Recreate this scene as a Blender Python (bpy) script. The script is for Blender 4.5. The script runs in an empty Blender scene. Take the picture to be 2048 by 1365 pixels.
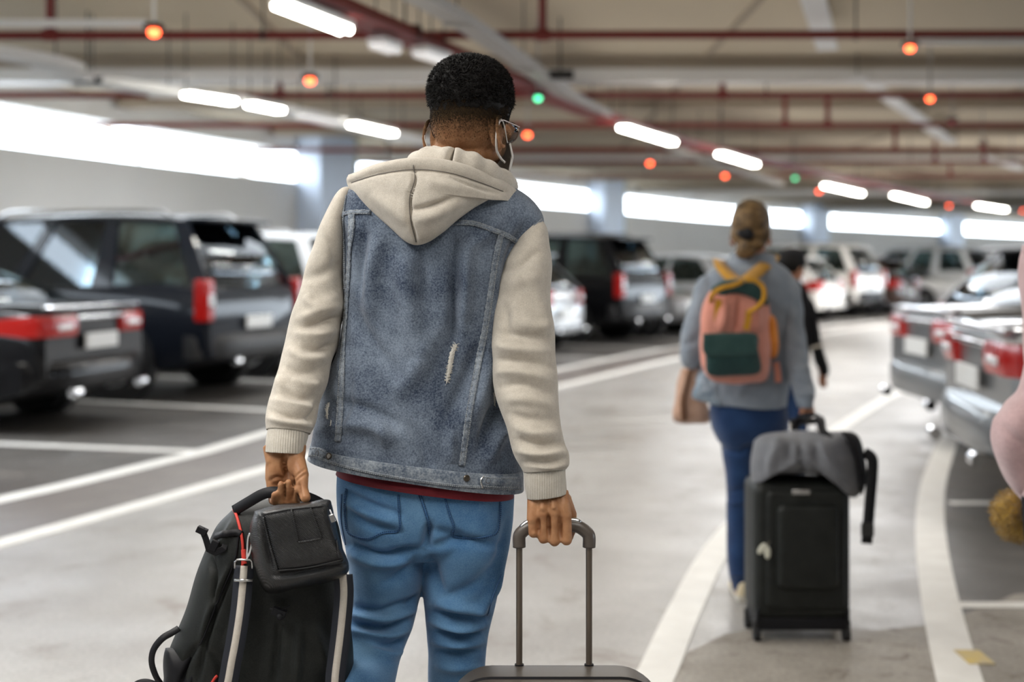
import bpy, bmesh, math, random
import numpy as np
from mathutils import Vector, Matrix, noise
from mathutils.bvhtree import BVHTree
# ------------------------------------------------------------------ camera, light, exposure
SC = bpy.context.scene
COL = SC.collection
F = 2560.0      # focal length in pixels of the 2048 wide frame
HC = 1.38       # lens height
HY = 530.0      # row of the horizon (a level camera with a shifted lens)
cam_d = bpy.data.cameras.new('camera'); cam = bpy.data.objects.new('camera', cam_d); COL.objects.link(cam)
cam.location = (0, 0, HC); cam.rotation_euler = (math.radians(90), 0, 0)
cam_d.sensor_width = 36; cam_d.lens = 36*F/2048; cam_d.shift_y = -(682.5-HY)/2048
cam_d.clip_start = 0.05; cam_d.clip_end = 400
cam_d.dof.use_dof = True; cam_d.dof.focus_distance = 2.50; cam_d.dof.aperture_fstop = 2.0
SC.camera = cam
world = bpy.data.worlds.new('daylight'); SC.world = world; world.use_nodes = True
bg = world.node_tree.nodes['Background']; bg.inputs[0].default_value = (0.80, 0.90, 1.0, 1); bg.inputs[1].default_value = 7.5
SC.view_settings.view_transform = 'Standard'; SC.view_settings.look = 'None'
SC.view_settings.gamma = 1.0; SC.view_settings.exposure = 0.55; SC.view_settings.use_curve_mapping = False
R = math.radians
def area(name, loc, size, power, color, rot):
    l = bpy.data.lights.new(name, 'AREA'); l.shape = 'RECTANGLE'; l.size, l.size_y = size; l.energy = power; l.color = color
    o = bpy.data.objects.new(name, l); COL.objects.link(o); o.location = loc; o.rotation_euler = rot
    return o
# added area lights without fittings, standing in for fluorescent rows to brighten the scene
AL = [((-1.5, 1.3, 2.95), 58, (1, .97, .92)), ((1.0, .2, 2.95), 34, (1, .96, .90)), ((-1.4, 4.4, 2.95), 60, (1, .97, .92)),
      ((3.4, 6.0, 2.95), 25, (1, .96, .90)), ((1.4, 10.5, 2.95), 80, (1, .96, .90)), ((4.0, 17, 2.95), 210, (.95, .97, 1)), ((10, 27, 2.95), 520, (.95, .97, 1)),
      ((-5.2, 8.5, 2.95), 150, (.9, .95, 1)), ((-2.6, 15, 2.95), 110, (.9, .95, 1))]
for i, (l, p, c) in enumerate(AL): area('added_light', l, (.5, 2.6) if l[1] < 9 else (3.0, 7.0), p, c, (0, 0, 0))

# ------------------------------------------------------------------ helpers
def P(px, py, Y):            # point of the photograph at distance Y
    return Vector(((px-1024)/F*Y, Y, HC-(py-HY)/F*Y))
def G(px, py, z=0.0):        # point of the photograph on the level z
    Y = (HC-z)*F/(py-HY)
    return Vector(((px-1024)/F*Y, Y, z))
ORG = {}
def V(*a): return Vector(a)
def thing(name, label, cat, loc=(0, 0, 0), group=None):
    o = bpy.data.objects.new(name, None); COL.objects.link(o); o.location = loc
    o.empty_display_size = .1
    o['label'] = label; o['category'] = cat
    if group: o['group'] = group
    ORG[o.name] = Vector(loc)
    return o
def tag(o, label, cat, group=None):
    o['label'] = label; o['category'] = cat
    if group: o['group'] = group
    return o
class MB:
    def __init__(s): s.v = []; s.f = []
    def add(s, vs, fs):
        n = len(s.v); s.v += [tuple(v) for v in vs]; s.f += [tuple(i+n for i in f) for f in fs]; return s
    def box(s, c, d, M=None):
        vs = [Vector((x*d[0]/2, y*d[1]/2, z*d[2]/2)) for x in (-1, 1) for y in (-1, 1) for z in (-1, 1)]
        if M is not None: vs = [M @ v for v in vs]
        c = Vector(c)
        return s.add([v+c for v in vs], [(0, 1, 3, 2), (4, 6, 7, 5), (0, 4, 5, 1), (2, 3, 7, 6), (0, 2, 6, 4), (1, 5, 7, 3)])
    def prism(s, pts, off):      # closed polygon extruded by off
        n = len(pts); off = Vector(off); a = [Vector(p) for p in pts]
        return s.add(a+[p+off for p in a], [tuple(range(n))[::-1], tuple(range(n, 2*n))]+[(i, (i+1) % n, n+(i+1) % n, n+i) for i in range(n)])
    def tube(s, pts, r, n=10, caps=True, flat=None):
        pts = [Vector(p) for p in pts]; m = len(pts)
        rs = r if isinstance(r, (list, tuple)) else [r]*m
        T = [(pts[min(i+1, m-1)]-pts[max(i-1, 0)]).normalized() for i in range(m)]
        ref = Vector((0, 0, 1)) if abs(T[0].z) < .9 else Vector((0, 1, 0))
        vs = []; N = (ref-ref.dot(T[0])*T[0]).normalized()
        for i in range(m):
            N = (N-N.dot(T[i])*T[i]).normalized(); B = T[i].cross(N)
            for k in range(n):
                a = 2*math.pi*k/n; vs.append(pts[i]+rs[i]*(math.cos(a)*N+math.sin(a)*B))
        fs = [(i*n+k, i*n+(k+1) % n, (i+1)*n+(k+1) % n, (i+1)*n+k) for i in range(m-1) for k in range(n)]
        if caps: fs += [tuple(range(n))[::-1], tuple(range((m-1)*n, m*n))]
        return s.add(vs, fs)
    def cyl(s, a, b, r, n=16): return s.tube([a, b], r, n)
    def ribbon(s, pts, nrm, w, t):   # strap: pts, face normals, width, thickness
        pts = [Vector(p) for p in pts]; m = len(pts); vs = []
        nr = nrm if isinstance(nrm, list) else [nrm]*m
        ws = w if isinstance(w, (list, tuple)) else [w]*m
        for i in range(m):
            Tn = (pts[min(i+1, m-1)]-pts[max(i-1, 0)]).normalized(); N = Vector(nr[i]); N = (N-N.dot(Tn)*Tn).normalized(); S = Tn.cross(N)
            for (a, b) in ((-1, 0), (1, 0), (1, 1), (-1, 1)): vs.append(pts[i]+S*(a*ws[i]/2)+N*(b*t))
        fs = [(i*4+k, i*4+(k+1) % 4, (i+1)*4+(k+1) % 4, (i+1)*4+k) for i in range(m-1) for k in range(4)]
        fs += [(3, 2, 1, 0), (m*4-4, m*4-3, m*4-2, m*4-1)]
        return s.add(vs, fs)
    def lathe(s, prof, c=(0, 0, 0), axis='z', n=32, M=None):
        vs = []; m = len(prof)
        for (r, h) in prof:
            for k in range(n):
                a = 2*math.pi*k/n; v = Vector((r*math.cos(a), r*math.sin(a), h))
                if axis == 'y': v = Vector((v.x, v.z, v.y))
                if axis == 'x': v = Vector((v.z, v.x, v.y))
                if M is not None: v = M @ v
                vs.append(v+Vector(c))
        fs = [(i*n+k, i*n+(k+1) % n, (i+1)*n+(k+1) % n, (i+1)*n+k) for i in range(m-1) for k in range(n)]
        fs += [tuple(range(n))[::-1], tuple(range((m-1)*n, m*n))]
        return s.add(vs, fs)
    def ball(s, c, r, n=16, M=None):
        r = Vector(r) if not isinstance(r, (int, float)) else Vector((r, r, r)); c = Vector(c); m = n//2; vs = []
        for i in range(1, m):
            for k in range(n):
                a = math.pi*i/m; b = 2*math.pi*k/n
                v = Vector((math.sin(a)*math.cos(b)*r.x, math.sin(a)*math.sin(b)*r.y, math.cos(a)*r.z))
                if M is not None: v = M @ v
                vs.append(c+v)
        t = Vector((0, 0, r.z)); t = M @ t if M is not None else t
        q = len(vs); vs += [c+t, c-t]
        fs = [(i*n+k, (i+1)*n+k, (i+1)*n+(k+1) % n, i*n+(k+1) % n) for i in range(m-2) for k in range(n)]
        fs += [(q, k, (k+1) % n) for k in range(n)]+[(q+1, (m-2)*n+(k+1) % n, (m-2)*n+k) for k in range(n)]
        return s.add(vs, fs)
    def build(s, name, m, parent=None, smooth=True, bevel=0, seg=3, sub=0, ang=40, fix=True):
        o0 = ORG.get(parent.name, Vector((0, 0, 0))) if parent is not None else Vector((0, 0, 0))
        me = bpy.data.meshes.new(name)
        me.from_pydata([(v[0]-o0.x, v[1]-o0.y, v[2]-o0.z) for v in s.v], [], s.f)
        if fix:
            bm = bmesh.new(); bm.from_mesh(me); bmesh.ops.recalc_face_normals(bm, faces=bm.faces); bm.to_mesh(me); bm.free()
        me.materials.append(m)
        if smooth:
            me.shade_smooth()
            if not sub and ang: me.set_sharp_from_angle(angle=R(ang))
        o = bpy.data.objects.new(name, me); COL.objects.link(o)
        if parent is not None: o.parent = parent; ORG[o.name] = o0
        if bevel:
            b = o.modifiers.new('bevel', 'BEVEL'); b.width = bevel; b.segments = seg; b.limit_method = 'ANGLE'; b.angle_limit = R(35)
        if sub:
            b = o.modifiers.new('sub', 'SUBSURF'); b.levels = sub; b.render_levels = sub
        return o
def struct(o): o['kind'] = 'structure'; return o
def cr(pts, n):              # catmull-rom through rows of an array, n samples per span
    p = np.asarray(pts, float); p = np.vstack([2*p[0]-p[1], p, 2*p[-1]-p[-2]]); out = []
    for i in range(1, len(p)-2):
        for k in range(n):
            t = k/n; a, b, c, d = p[i-1], p[i], p[i+1], p[i+2]
            out.append(.5*((2*b)+(-a+c)*t+(2*a-5*b+4*c-d)*t*t+(-a+3*b-3*c+d)*t**3))
    out.append(p[-2]); return np.array(out)
def vcr(pts, n): return [Vector(p) for p in cr([tuple(q) for q in pts], n)]
def copy_tree(o, parent=None):
    c = o.copy(); COL.objects.link(c)
    if parent is not None: c.parent = parent
    for ch in list(o.children): copy_tree(ch, c)
    return c
# ------------------------------------------------------------------ materials
def mat(name, color, rough=.6, metal=0, emit=0, spec=.5, coat=0, n1=None, bump=None, sheen=0, alpha=None):
    """n1 = (scale, amount, second colour, detail), bump = (scale, strength, distance)"""
    m = bpy.data.materials.new(name); m.use_nodes = True; nt = m.node_tree; b = nt.nodes['Principled BSDF']
    c = (*color, 1); b.inputs['Base Color'].default_value = c; b.inputs['Roughness'].default_value = rough; b.inputs['Metallic'].default_value = metal
    b.inputs['Specular IOR Level'].default_value = spec; b.inputs['Coat Weight'].default_value = coat; b.inputs['Coat Roughness'].default_value = .04
    b.inputs['Sheen Weight'].default_value = sheen
    if emit: b.inputs['Emission Color'].default_value = c; b.inputs['Emission Strength'].default_value = emit
    tc = nt.nodes.new('ShaderNodeTexCoord')
    if n1:
        t = nt.nodes.new('ShaderNodeTexNoise'); t.inputs['Scale'].default_value = n1[0]; t.inputs['Detail'].default_value = n1[3] if len(n1) > 3 else 5
        nt.links.new(tc.outputs['Object'], t.inputs['Vector'])
        r = nt.nodes.new('ShaderNodeMapRange'); r.inputs[1].default_value = .5-.5*(1-n1[1]); r.inputs[2].default_value = .5+.5*(1-n1[1])
        nt.links.new(t.outputs['Fac'], r.inputs[0])
        x = nt.nodes.new('ShaderNodeMix'); x.data_type = 'RGBA'; x.inputs[6].default_value = c; x.inputs[7].default_value = (*n1[2], 1)
        nt.links.new(r.outputs[0], x.inputs[0]); nt.links.new(x.outputs[2], b.inputs['Base Color'])
    if bump:
        t = nt.nodes.new('ShaderNodeTexNoise'); t.inputs['Scale'].default_value = bump[0]; t.inputs['Detail'].default_value = 4
        nt.links.new(tc.outputs['Object'], t.inputs['Vector'])
        u = nt.nodes.new('ShaderNodeBump'); u.inputs['Strength'].default_value = bump[1]; u.inputs['Distance'].default_value = bump[2]
        nt.links.new(t.outputs['Fac'], u.inputs['Height']); nt.links.new(u.outputs[0], b.inputs['Normal'])
    return m
def glass_mat(name, tint, gl=.25):
    m = bpy.data.materials.new(name); m.use_nodes = True; nt = m.node_tree; nt.nodes.clear()
    o = nt.nodes.new('ShaderNodeOutputMaterial'); t = nt.nodes.new('ShaderNodeBsdfTransparent'); g = nt.nodes.new('ShaderNodeBsdfGlossy')
    t.inputs[0].default_value = (*tint, 1); g.inputs['Roughness'].default_value = .03; g.inputs[0].default_value = (.9, .95, 1, 1)
    f = nt.nodes.new('ShaderNodeFresnel'); f.inputs[0].default_value = 1.6; x = nt.nodes.new('ShaderNodeMixShader')
    nt.links.new(f.outputs[0], x.inputs[0]); nt.links.new(t.outputs[0], x.inputs[1]); nt.links.new(g.outputs[0], x.inputs[2]); nt.links.new(x.outputs[0], o.inputs[0])
    return m
M = dict(
    wall=mat('painted wall', (.80, .78, .75), .8, n1=(.8, .2, (.72, .70, .67))),
    ceil=mat('concrete ceiling', (.72, .62, .47), .9, n1=(.5, .3, (.62, .53, .40)), bump=(30, .2, .01)),
    beam=mat('white painted beam', (.90, .89, .87), .35),
    rib=mat('concrete rib', (.42, .35, .27), .9),
    line=mat('worn white road paint', (.86, .85, .81), .5, n1=(7, .45, (.72, .70, .66), 8)),
    yellow=mat('worn yellow paint', (.72, .52, .10), .6, n1=(9, .6, (.45, .40, .33), 8)),
    red=mat('red pipe paint', (.20, .020, .016), .5), grey=mat('grey conduit', (.42, .40, .38), .5), dark=mat('dark plastic', (.02, .02, .02), .5),
    white=mat('white enamel', (.85, .85, .84), .4), lamp=mat('fluorescent tube glow', (1, .97, .88), .5, emit=22),
    redlamp=mat('red signal glow', (1, .10, .03), .5, emit=7), greenlamp=mat('green signal glow', (.1, 1, .45), .5, emit=2.5),
    column=mat('pale blue shaft', (.72, .82, .98), .45), lampdim=mat('dim fluorescent glow', (.95, .93, .92), .5, emit=.3), columng=mat('grey green column side', (.45, .52, .45), .6),  # shafts in one even pale blue, side faces in grey green
    tyre=mat('tyre rubber', (.012, .012, .013), .8), rim=mat('alloy rim', (.45, .46, .48), .3, metal=.9),
    chrome=mat('chrome', (.85, .86, .88), .08, metal=1), tail=mat('red tail lamp lens', (.30, .006, .004), .2, coat=.3, emit=.15),
    head=mat('headlamp lens', (.8, .82, .85), .05, coat=1), plate=mat('number plate', (.72, .73, .72), .4), seat=mat('dark car seat', (.02, .02, .022), .8),
    trim=mat('black car trim', (.015, .015, .016), .45), glass=glass_mat('tinted car glass', (.58, .66, .66)), clear=glass_mat('clear glass', (.95, .97, 1)),
    silver=mat('silver metal', (.6, .6, .6), .25, metal=1),
)
def paint(name, c, metal=.2): return mat(name, c, .42, metal=metal, coat=.7 if max(c) > .1 else .4, spec=.3 if max(c) > .1 else .1)
def floor_mat(name, c1, c2, stain, r0, r1, sc, spec=.5):
    m = bpy.data.materials.new(name); m.use_nodes = True; nt = m.node_tree; b = nt.nodes['Principled BSDF']; b.inputs['Specular IOR Level'].default_value = spec
    tc = nt.nodes.new('ShaderNodeTexCoord'); N = nt.nodes; L = nt.links
    def nz(s, d, lo, hi, rough=.6, warp=0):
        t = N.new('ShaderNodeTexNoise'); t.inputs['Scale'].default_value = s; t.inputs['Detail'].default_value = d; t.inputs['Roughness'].default_value = rough; t.inputs['Distortion'].default_value = warp
        L.new(tc.outputs['Object'], t.inputs['Vector']); r = N.new('ShaderNodeMapRange'); r.inputs[1].default_value = lo; r.inputs[2].default_value = hi
        L.new(t.outputs['Fac'], r.inputs[0]); return r.outputs[0]
    x = N.new('ShaderNodeMix'); x.data_type = 'RGBA'; x.inputs[6].default_value = (*c1, 1); x.inputs[7].default_value = (*c2, 1); L.new(nz(.9*sc, 6, .35, .65), x.inputs[0])
    y = N.new('ShaderNodeMix'); y.data_type = 'RGBA'; L.new(x.outputs[2], y.inputs[6]); y.inputs[7].default_value = (*stain, 1); L.new(nz(2.6*sc, 9, .55, .72, .65, .6), y.inputs[0])
    g = N.new('ShaderNodeMix'); g.data_type = 'RGBA'; g.blend_type = 'MULTIPLY'; g.inputs[0].default_value = .5; L.new(y.outputs[2], g.inputs[6])
    gc = N.new('ShaderNodeMapRange'); gc.inputs[3].default_value = .6; gc.inputs[4].default_value = 1.25
    gn = N.new('ShaderNodeTexNoise'); gn.inputs['Scale'].default_value = 60; gn.inputs['Detail'].default_value = 4; L.new(tc.outputs['Object'], gn.inputs['Vector']); L.new(gn.outputs['Fac'], gc.inputs[0]); gc.inputs[1].default_value = .3; gc.inputs[2].default_value = .7
    L.new(gc.outputs[0], g.inputs[7]); L.new(g.outputs[2], b.inputs['Base Color'])
    rr = N.new('ShaderNodeMapRange'); rr.inputs[3].default_value = r0; rr.inputs[4].default_value = r1; L.new(nz(1.7*sc, 8, .35, .65), rr.inputs[0]); L.new(rr.outputs[0], b.inputs['Roughness'])
    u = N.new('ShaderNodeBump'); u.inputs['Strength'].default_value = .12; u.inputs['Distance'].default_value = .01; L.new(gn.outputs['Fac'], u.inputs['Height']); L.new(u.outputs[0], b.inputs['Normal'])
    return m
M['aisle'] = floor_mat('worn concrete floor', (.29, .275, .26), (.42, .41, .395), (.20, .165, .135), .28, .46, 1)
M['bay'] = floor_mat('dark asphalt bay floor', (.085, .078, .072), (.115, .108, .10), (.16, .145, .13), .32, .5, .8)
M['apron'] = floor_mat('brown grey apron floor', (.16, .14, .13), (.20, .18, .165), (.25, .225, .2), .35, .5, .8)
M['patch'] = floor_mat('rough patched concrete', (.26, .235, .20), (.36, .33, .29), (.13, .10, .08), .5, .7, 3)

# ------------------------------------------------------------------ plan of the curved aisle
C0 = [(-2.9, 3.0), (-2.72, 6.2), (-2.5, 8.9), (-1.78, 11.3), (.19, 15.9), (2.2, 20.4), (3.9, 23.3), (6.8, 28.2), (11.9, 35), (17.5, 41.0), (24, 47), (31, 52)]
C0[2] = (-2.45, 8.9); C0[1] = (-3.45, 6.5); C0[0] = (-4.6, 3.6)
CP = cr(C0, 24); seg = np.linalg.norm(np.diff(CP, axis=0), axis=1); CS = np.concatenate([[0], np.cumsum(seg)])
S0 = CS[48]                    # s = 0 at the first red lamp
def CU(s, off=0):              # point on the curve, offset to the right; and the direction
    s = s+S0; x = np.interp(s, CS, CP[:, 0]); y = np.interp(s, CS, CP[:, 1])
    x2 = np.interp(s+.4, CS, CP[:, 0]); y2 = np.interp(s+.4, CS, CP[:, 1]); x1 = np.interp(s-.4, CS, CP[:, 0]); y1 = np.interp(s-.4, CS, CP[:, 1])
    d = Vector((x2-x1, y2-y1)).normalized(); return Vector((x, y))+off*Vector((d.y, -d.x)), d
# ------------------------------------------------------------------ floor, paint, ceiling, wall
def slab(name, pts, z0, z1, m):
    b = MB(); b.prism([(p[0], p[1], z0) for p in pts], (0, 0, z1-z0)); return struct(b.build(name, m, smooth=False))
def strip_poly(pts, w, z0, z1, b):
    pts = [Vector((p[0], p[1])) for p in pts]; L = []; Rr = []
    for i, p in enumerate(pts):
        d = (pts[min(i+1, len(pts)-1)]-pts[max(i-1, 0)]).normalized(); n = Vector((-d.y, d.x)); ww = w[i] if isinstance(w, list) else w
        L.append(p+n*ww/2); Rr.append(p-n*ww/2)
    for i in range(len(pts)-1):
        q = [L[i], L[i+1], Rr[i+1], Rr[i]]; b.prism([(a.x, a.y, z0) for a in q], (0, 0, z1-z0))
    return b
slab('floor', [(-45, -16), (70, -16), (70, 110), (-45, 110)], -.3, 0, M['aisle'])
# dark bays left of the aisle
ss = [-7+1.5*i for i in range(42)]
q = [CU(s, .12)[0] for s in ss]; lft = [CU(s, -8.5)[0] for s in ss]
def band_mesh(a, c, z, m, name):
    b = MB(); n = len(a)
    for i in range(n-1):
        b.prism([(a[i][0], a[i][1], 0), (a[i+1][0], a[i+1][1], 0), (c[i+1][0], c[i+1][1], 0), (c[i][0], c[i][1], 0)], (0, 0, z))
    return struct(b.build(name, m, smooth=False))
band_mesh(q, lft, .003, M['bay'], 'floor_left_bays')
band_mesh([CU(s, .12)[0] for s in ss], [CU(s, .85)[0] for s in ss], .002, M['apron'], 'floor_left_apron')
b = MB(); strip_poly([CU(s, .02)[0] for s in ss], .17, .0, .005, b); struct(b.build('trim_bay_line', M['line'], smooth=False))
b = MB(); strip_poly([CU(s, .86+max(0, -s-1)*.04)[0] for s in ss], .15, .0, .005, b); struct(b.build('trim_edge_line', M['line'], smooth=False))
b = MB()
for s in [-4.4, -1.9, .55, 3.05]+[5.55+2.5*i for i in range(16)]:
    c, d = CU(s, 0); n = Vector((d.y, -d.x)); strip_poly([c, c-5.2*n], .13, 0, .0055, b)
struct(b.build('trim_bay_dividers', M['line'], smooth=False))
# centre line and right hand edge of the lane, taken to the floor from the photograph
cl = [G(1225, 1480), G(1305, 1365), G(1370, 1220), G(1445, 1085), G(1560, 960), G(1690, 850), G(1830, 765), G(1925, 722)]
b = MB(); strip_poly(cr([(p.x, p.y) for p in cl], 8).tolist(), .135, 0, .005, b); struct(b.build('trim_lane_line', M['line'], smooth=False))
er = [G(1985, 1560), G(1920, 1365), G(1880, 1200), G(1862, 1080), G(1862, 1000), G(1875, 940), G(1903, 870), G(1945, 800), G(1990, 750)]
ERP = cr([(p.x, p.y) for p in er], 8)
b = MB(); strip_poly(ERP.tolist(), .15, 0, .005, b); struct(b.build('trim_kerb_line', M['line'], smooth=False))
band_mesh([(p[0], p[1]) for p in ERP], [(p[0]+9, p[1]) for p in ERP], .002, M['bay'], 'floor_right_bays')
b = MB()
for py in (1213, 1008): 
    g = G(1900, py); strip_poly([(g.x, g.y), (g.x+5.5, g.y-.03)], .09, 0, .006, b)
struct(b.build('trim_stall_lines', M['line'], smooth=False))
b = MB(); g = G(1948, 1318); b.box((g.x, g.y, .004), (.09, .16, .006)); g = G(1955, 1400); b.box((g.x, g.y, .004), (.09, .2, .006)); struct(b.build('trim_yellow_mark', M['yellow'], smooth=False))
random.seed(4)
b = MB()
pts = [G(1330, 1330), G(1450, 1270), G(1560, 1250), G(1750, 1262), G(1880, 1250), G(2030, 1190), G(2200, 1180), G(2200, 1480), G(1700, 1500), G(1330, 1480)]
b.prism([(p.x, p.y, 0) for p in pts], (0, 0, .0025)); struct(b.build('floor_patch', M['patch'], smooth=False))
CZ = 3.75
# far left wall with its long window band
WB = [(-11.5, -14), (-10.6, -4), (-9.6, 4.0), (-8.2, 10.5), (-6.45, 16.1), (-4.04, 22.5), (.32, 31.9), (1.76, 34.4), (5.3, 40.8), (7.6, 44.6), (12.8, 51.6), (19.1, 59), (28.3, 69), (40, 80)]
WP = cr(WB, 10); WS = np.concatenate([[0], np.cumsum(np.linalg.norm(np.diff(WP, axis=0), axis=1))])
def WU(s):
    x = np.interp(s, WS, WP[:, 0]); y = np.interp(s, WS, WP[:, 1]); x2 = np.interp(s+.3, WS, WP[:, 0]); y2 = np.interp(s+.3, WS, WP[:, 1]); x1 = np.interp(s-.3, WS, WP[:, 0]); y1 = np.interp(s-.3, WS, WP[:, 1])
    return Vector((x, y)), Vector((x2-x1, y2-y1)).normalized()
def wall_px(px):               # arc position where the view column px meets the wall
    a = (px-1024)/F; g = WP[:, 0]-a*WP[:, 1]
    for i in range(len(g)-1):
        if g[i] <= 0 < g[i+1] or g[i] < 0 <= g[i+1]: return WS[i]+(WS[i+1]-WS[i])*(-g[i])/(g[i+1]-g[i])
    return WS[-1]
SILL, HEAD = 2.88, 3.42
wl = [(-11.0, -14)]+[(float(p[0])-.1, float(p[1])) for p in WP]
b = MB()
for i in range(len(wl)-1): b.prism([(wl[i][0], wl[i][1], CZ), (70, wl[i][1], CZ), (70, wl[i+1][1], CZ), (wl[i+1][0], wl[i+1][1], CZ)], (0, 0, .3))
struct(b.build('ceiling', M['ceil'], smooth=False))
def wallband(z0, z1, m, name, t=.3, s0=0, s1=None, off=0):
    b = MB(); s1 = s1 or WS[-1]; s = np.linspace(s0, s1, 60)
    for i in range(len(s)-1):
        p, d = WU(s[i]); q_, e = WU(s[i+1]); n = Vector((-d.y, d.x)); n2 = Vector((-e.y, e.x)); p = p-off*n; q_ = q_-off*n2
        b.prism([(p.x, p.y, z0), (q_.x, q_.y, z0), (q_.x+n2.x*t, q_.y+n2.y*t, z0), (p.x+n.x*t, p.y+n.y*t, z0)], (0, 0, z1-z0))
    return struct(b.build(name, m, smooth=False))
def WX(y): return float(np.interp(y, WP[:, 1], WP[:, 0]))+.02
# joists and pale cross beams
b = MB()
for i, y in enumerate([2.0, 6.0, 10.2, 18.4, 22.2, 30, 34.0, 42, 46]):
    xa = WX(y); b.box(((xa+60)/2, y, CZ-.06), (60-xa, .35, .12))
struct(b.build('trim_ceiling_ribs', M['rib'], smooth=False))
b = MB()
WEB = MB()
for y in (14.6, 26.0, 38.0, 50.0): xa = WX(y); b.box(((xa+60)/2, y, 3.525), (60-xa, .34, .15)); WEB.box(((xa+60)/2, y+.02, 3.67), (60-xa, .22, .16))
struct(b.build('trim_cross_beams', M['beam'], smooth=False)); struct(WEB.build('trim_beam_webs', M['rib'], smooth=False))
b = MB()
for x in (-14, -9.2, -4.6, 0, 4.6, 9.2, 13.8, 18.4): b.box((x+2.2, 30, CZ-.01), (.05, 70, .05))
struct(b.build('trim_ceiling_joints', M['rib'], smooth=False))
wallband(0, SILL, M['wall'], 'wall_left')
wallband(HEAD, CZ, M['beam'], 'wall_left_lintel')
wallband(1.62, 1.70, M['white'], 'trim_wall_rail', t=.06, off=.06)
b = MB(); b.box((25, -14.2, CZ/2), (90, .3, CZ)); struct(b.build('wall_light_block', M['wall'], smooth=False))  # added unseen wall, placed to cut daylight from behind the camera
for k, px in enumerate((-260, 628, 1196, 1618, 1893, 2075)):
    s = wall_px(px) if px > 0 else 21.0
    p, d = WU(s); n = Vector((-d.y, d.x)); Mx = Matrix(((d.x, n.x, 0), (d.y, n.y, 0), (0, 0, 1)))
    c = p-n*.25; w = .9+.012*p.y
    t = thing('column', ['pale blue wall column beside the near left window band', 'tall pale blue column left of the man in the denim jacket', 'pale blue column right of the man in the denim jacket',
          'pale blue column just right of the woman with the backpack', 'far pale blue column above the white saloon with the visible wheel', 'farthest pale blue column at the right end of the wall'][k], 'column', (c.x, c.y, 0), 'columns along the window wall')
    b = MB(); b.box((c.x, c.y, CZ/2), (w, .55, CZ-.02), Mx); b.build('shaft', M['column'], t, bevel=.02)
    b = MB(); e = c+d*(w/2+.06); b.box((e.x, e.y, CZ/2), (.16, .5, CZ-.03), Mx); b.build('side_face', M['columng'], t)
# ------------------------------------------------------------------ ceiling services
def zc(p, z): return (p[0], p[1], z)
# red cross pipes with droppers
PL = [(70, 3.32, -.35, [(100, 1), (1085, 1)]), (190, 3.32, -.25, [(310, 0), (1445, 1), (560, 1)]), (250, 3.32, -.2, [(1570, 1), (1655, 0)]), (300, 3.32, -.2, [(1790, 0)]), (324, 3.32, -.2, [(1870, 1), (1968, 1)]), (352, 3.32, -.2, [(1900, 1)])]
PN = ['nearest red sprinkler pipe running across the whole ceiling', 'second red sprinkler pipe behind the first pale cross beam', 'third red sprinkler pipe with a dropper over the woman', 'fourth red sprinkler pipe just before the second pale beam', 'fifth red sprinkler pipe behind the second pale beam', 'farthest red sprinkler pipe low above the far windows']
for k, (py, z, sl, dr) in enumerate(PL):
    Y = (z-HC)*F/(HY-py); t = thing('sprinkler_pipe', PN[k], 'pipe', (0, Y, z), 'red sprinkler pipes under the ceiling')
    r = .038 if k < 4 else .03; a = math.tan(R(sl))
    b = MB(); xa = WX(Y)+.05; b.cyl((xa, Y+xa*a, z), (30, Y+30*a, z), r, 12); b.build('pipe_run', M['red'], t)
    for (px, _) in dr:
        x = (px-1024)/F*Y; b = MB(); b.cyl((x, Y, z+.02), (x, Y, CZ), .035, 12); b.lathe([(.05, -.06), (.052, -.05), (.052, .05), (.05, .06)], (x, Y, z), 'x', 16); b.build('dropper', M['red'], t)
    for x in (-7, -2.1, 2.9, 7.5):
        b = MB(); b.cyl((x, Y, z), (x, Y, CZ), .008, 6); b.lathe([(r+.008, -.015), (r+.008, .015)], (x, Y, z), 'x', 16); b.build('hanger', M['dark'], t)
# red cable tray, its grey neighbour and the left tray: long curved runs
def run(name, label, cat, pts, z, w, h, m, step=.8, seg=12):
    P2 = cr(pts, seg); t = thing(name, label, cat, (P2[0][0], P2[0][1], z)); b = MB()
    vs = []
    for i in range(len(P2)):
        d = Vector(P2[min(i+1, len(P2)-1)]-P2[max(i-1, 0)]).normalized(); n = Vector((-d.y, d.x)); p = Vector(P2[i])
        for (a, c) in ((-1, 1), (-1, 0), (1, 0), (1, 1), (.8, 1), (.8, .12), (-.8, .12), (-.8, 1)): vs.append((p.x+n.x*a*w/2, p.y+n.y*a*w/2, z+c*h))
    fs = [(i*8+k, i*8+(k+1) % 8, i*8+8+(k+1) % 8, i*8+8+k) for i in range(len(P2)-1) for k in range(8)]
    b.add(vs, fs); b.build('channel', m, t, smooth=False)
    for i in range(3, len(P2), 12):
        h_ = MB(); p = P2[i]; h_.cyl((p[0], p[1], z+h), (p[0], p[1], CZ), .007, 6); h_.build('hanger_rod', M['dark'], t)
        h_ = MB(); h_.box((p[0], p[1], z-.01), (w*1.3, .05, .03)); h_.build('bracket', m, t)
    return t
def cpt(px, py, z): g = G(px, py, z); return (g.x, g.y)
tray = [(-3.4, 3.0), (-2.3, 5.8)]+[cpt(x, y, 3.10) for x, y in ((790, 80), (1000, 165), (1180, 235), (1350, 290), (1545, 335), (1700, 366), (1850, 395), (1960, 412))]
run('cable_tray', 'long red cable tray curving away above the fluorescent lamps', 'cable tray', tray, 3.12, .26, .09, M['red'])
run('conduit', 'grey conduit run above the aisle right of the red tray', 'conduit', [(-2.0, 4.2)]+[cpt(x, y, 3.14) for x, y in ((850, 10), (1010, 110), (1150, 205), (1280, 268), (1400, 322), (1560, 372))], 3.14, .16, .08, M['grey'])
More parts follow.
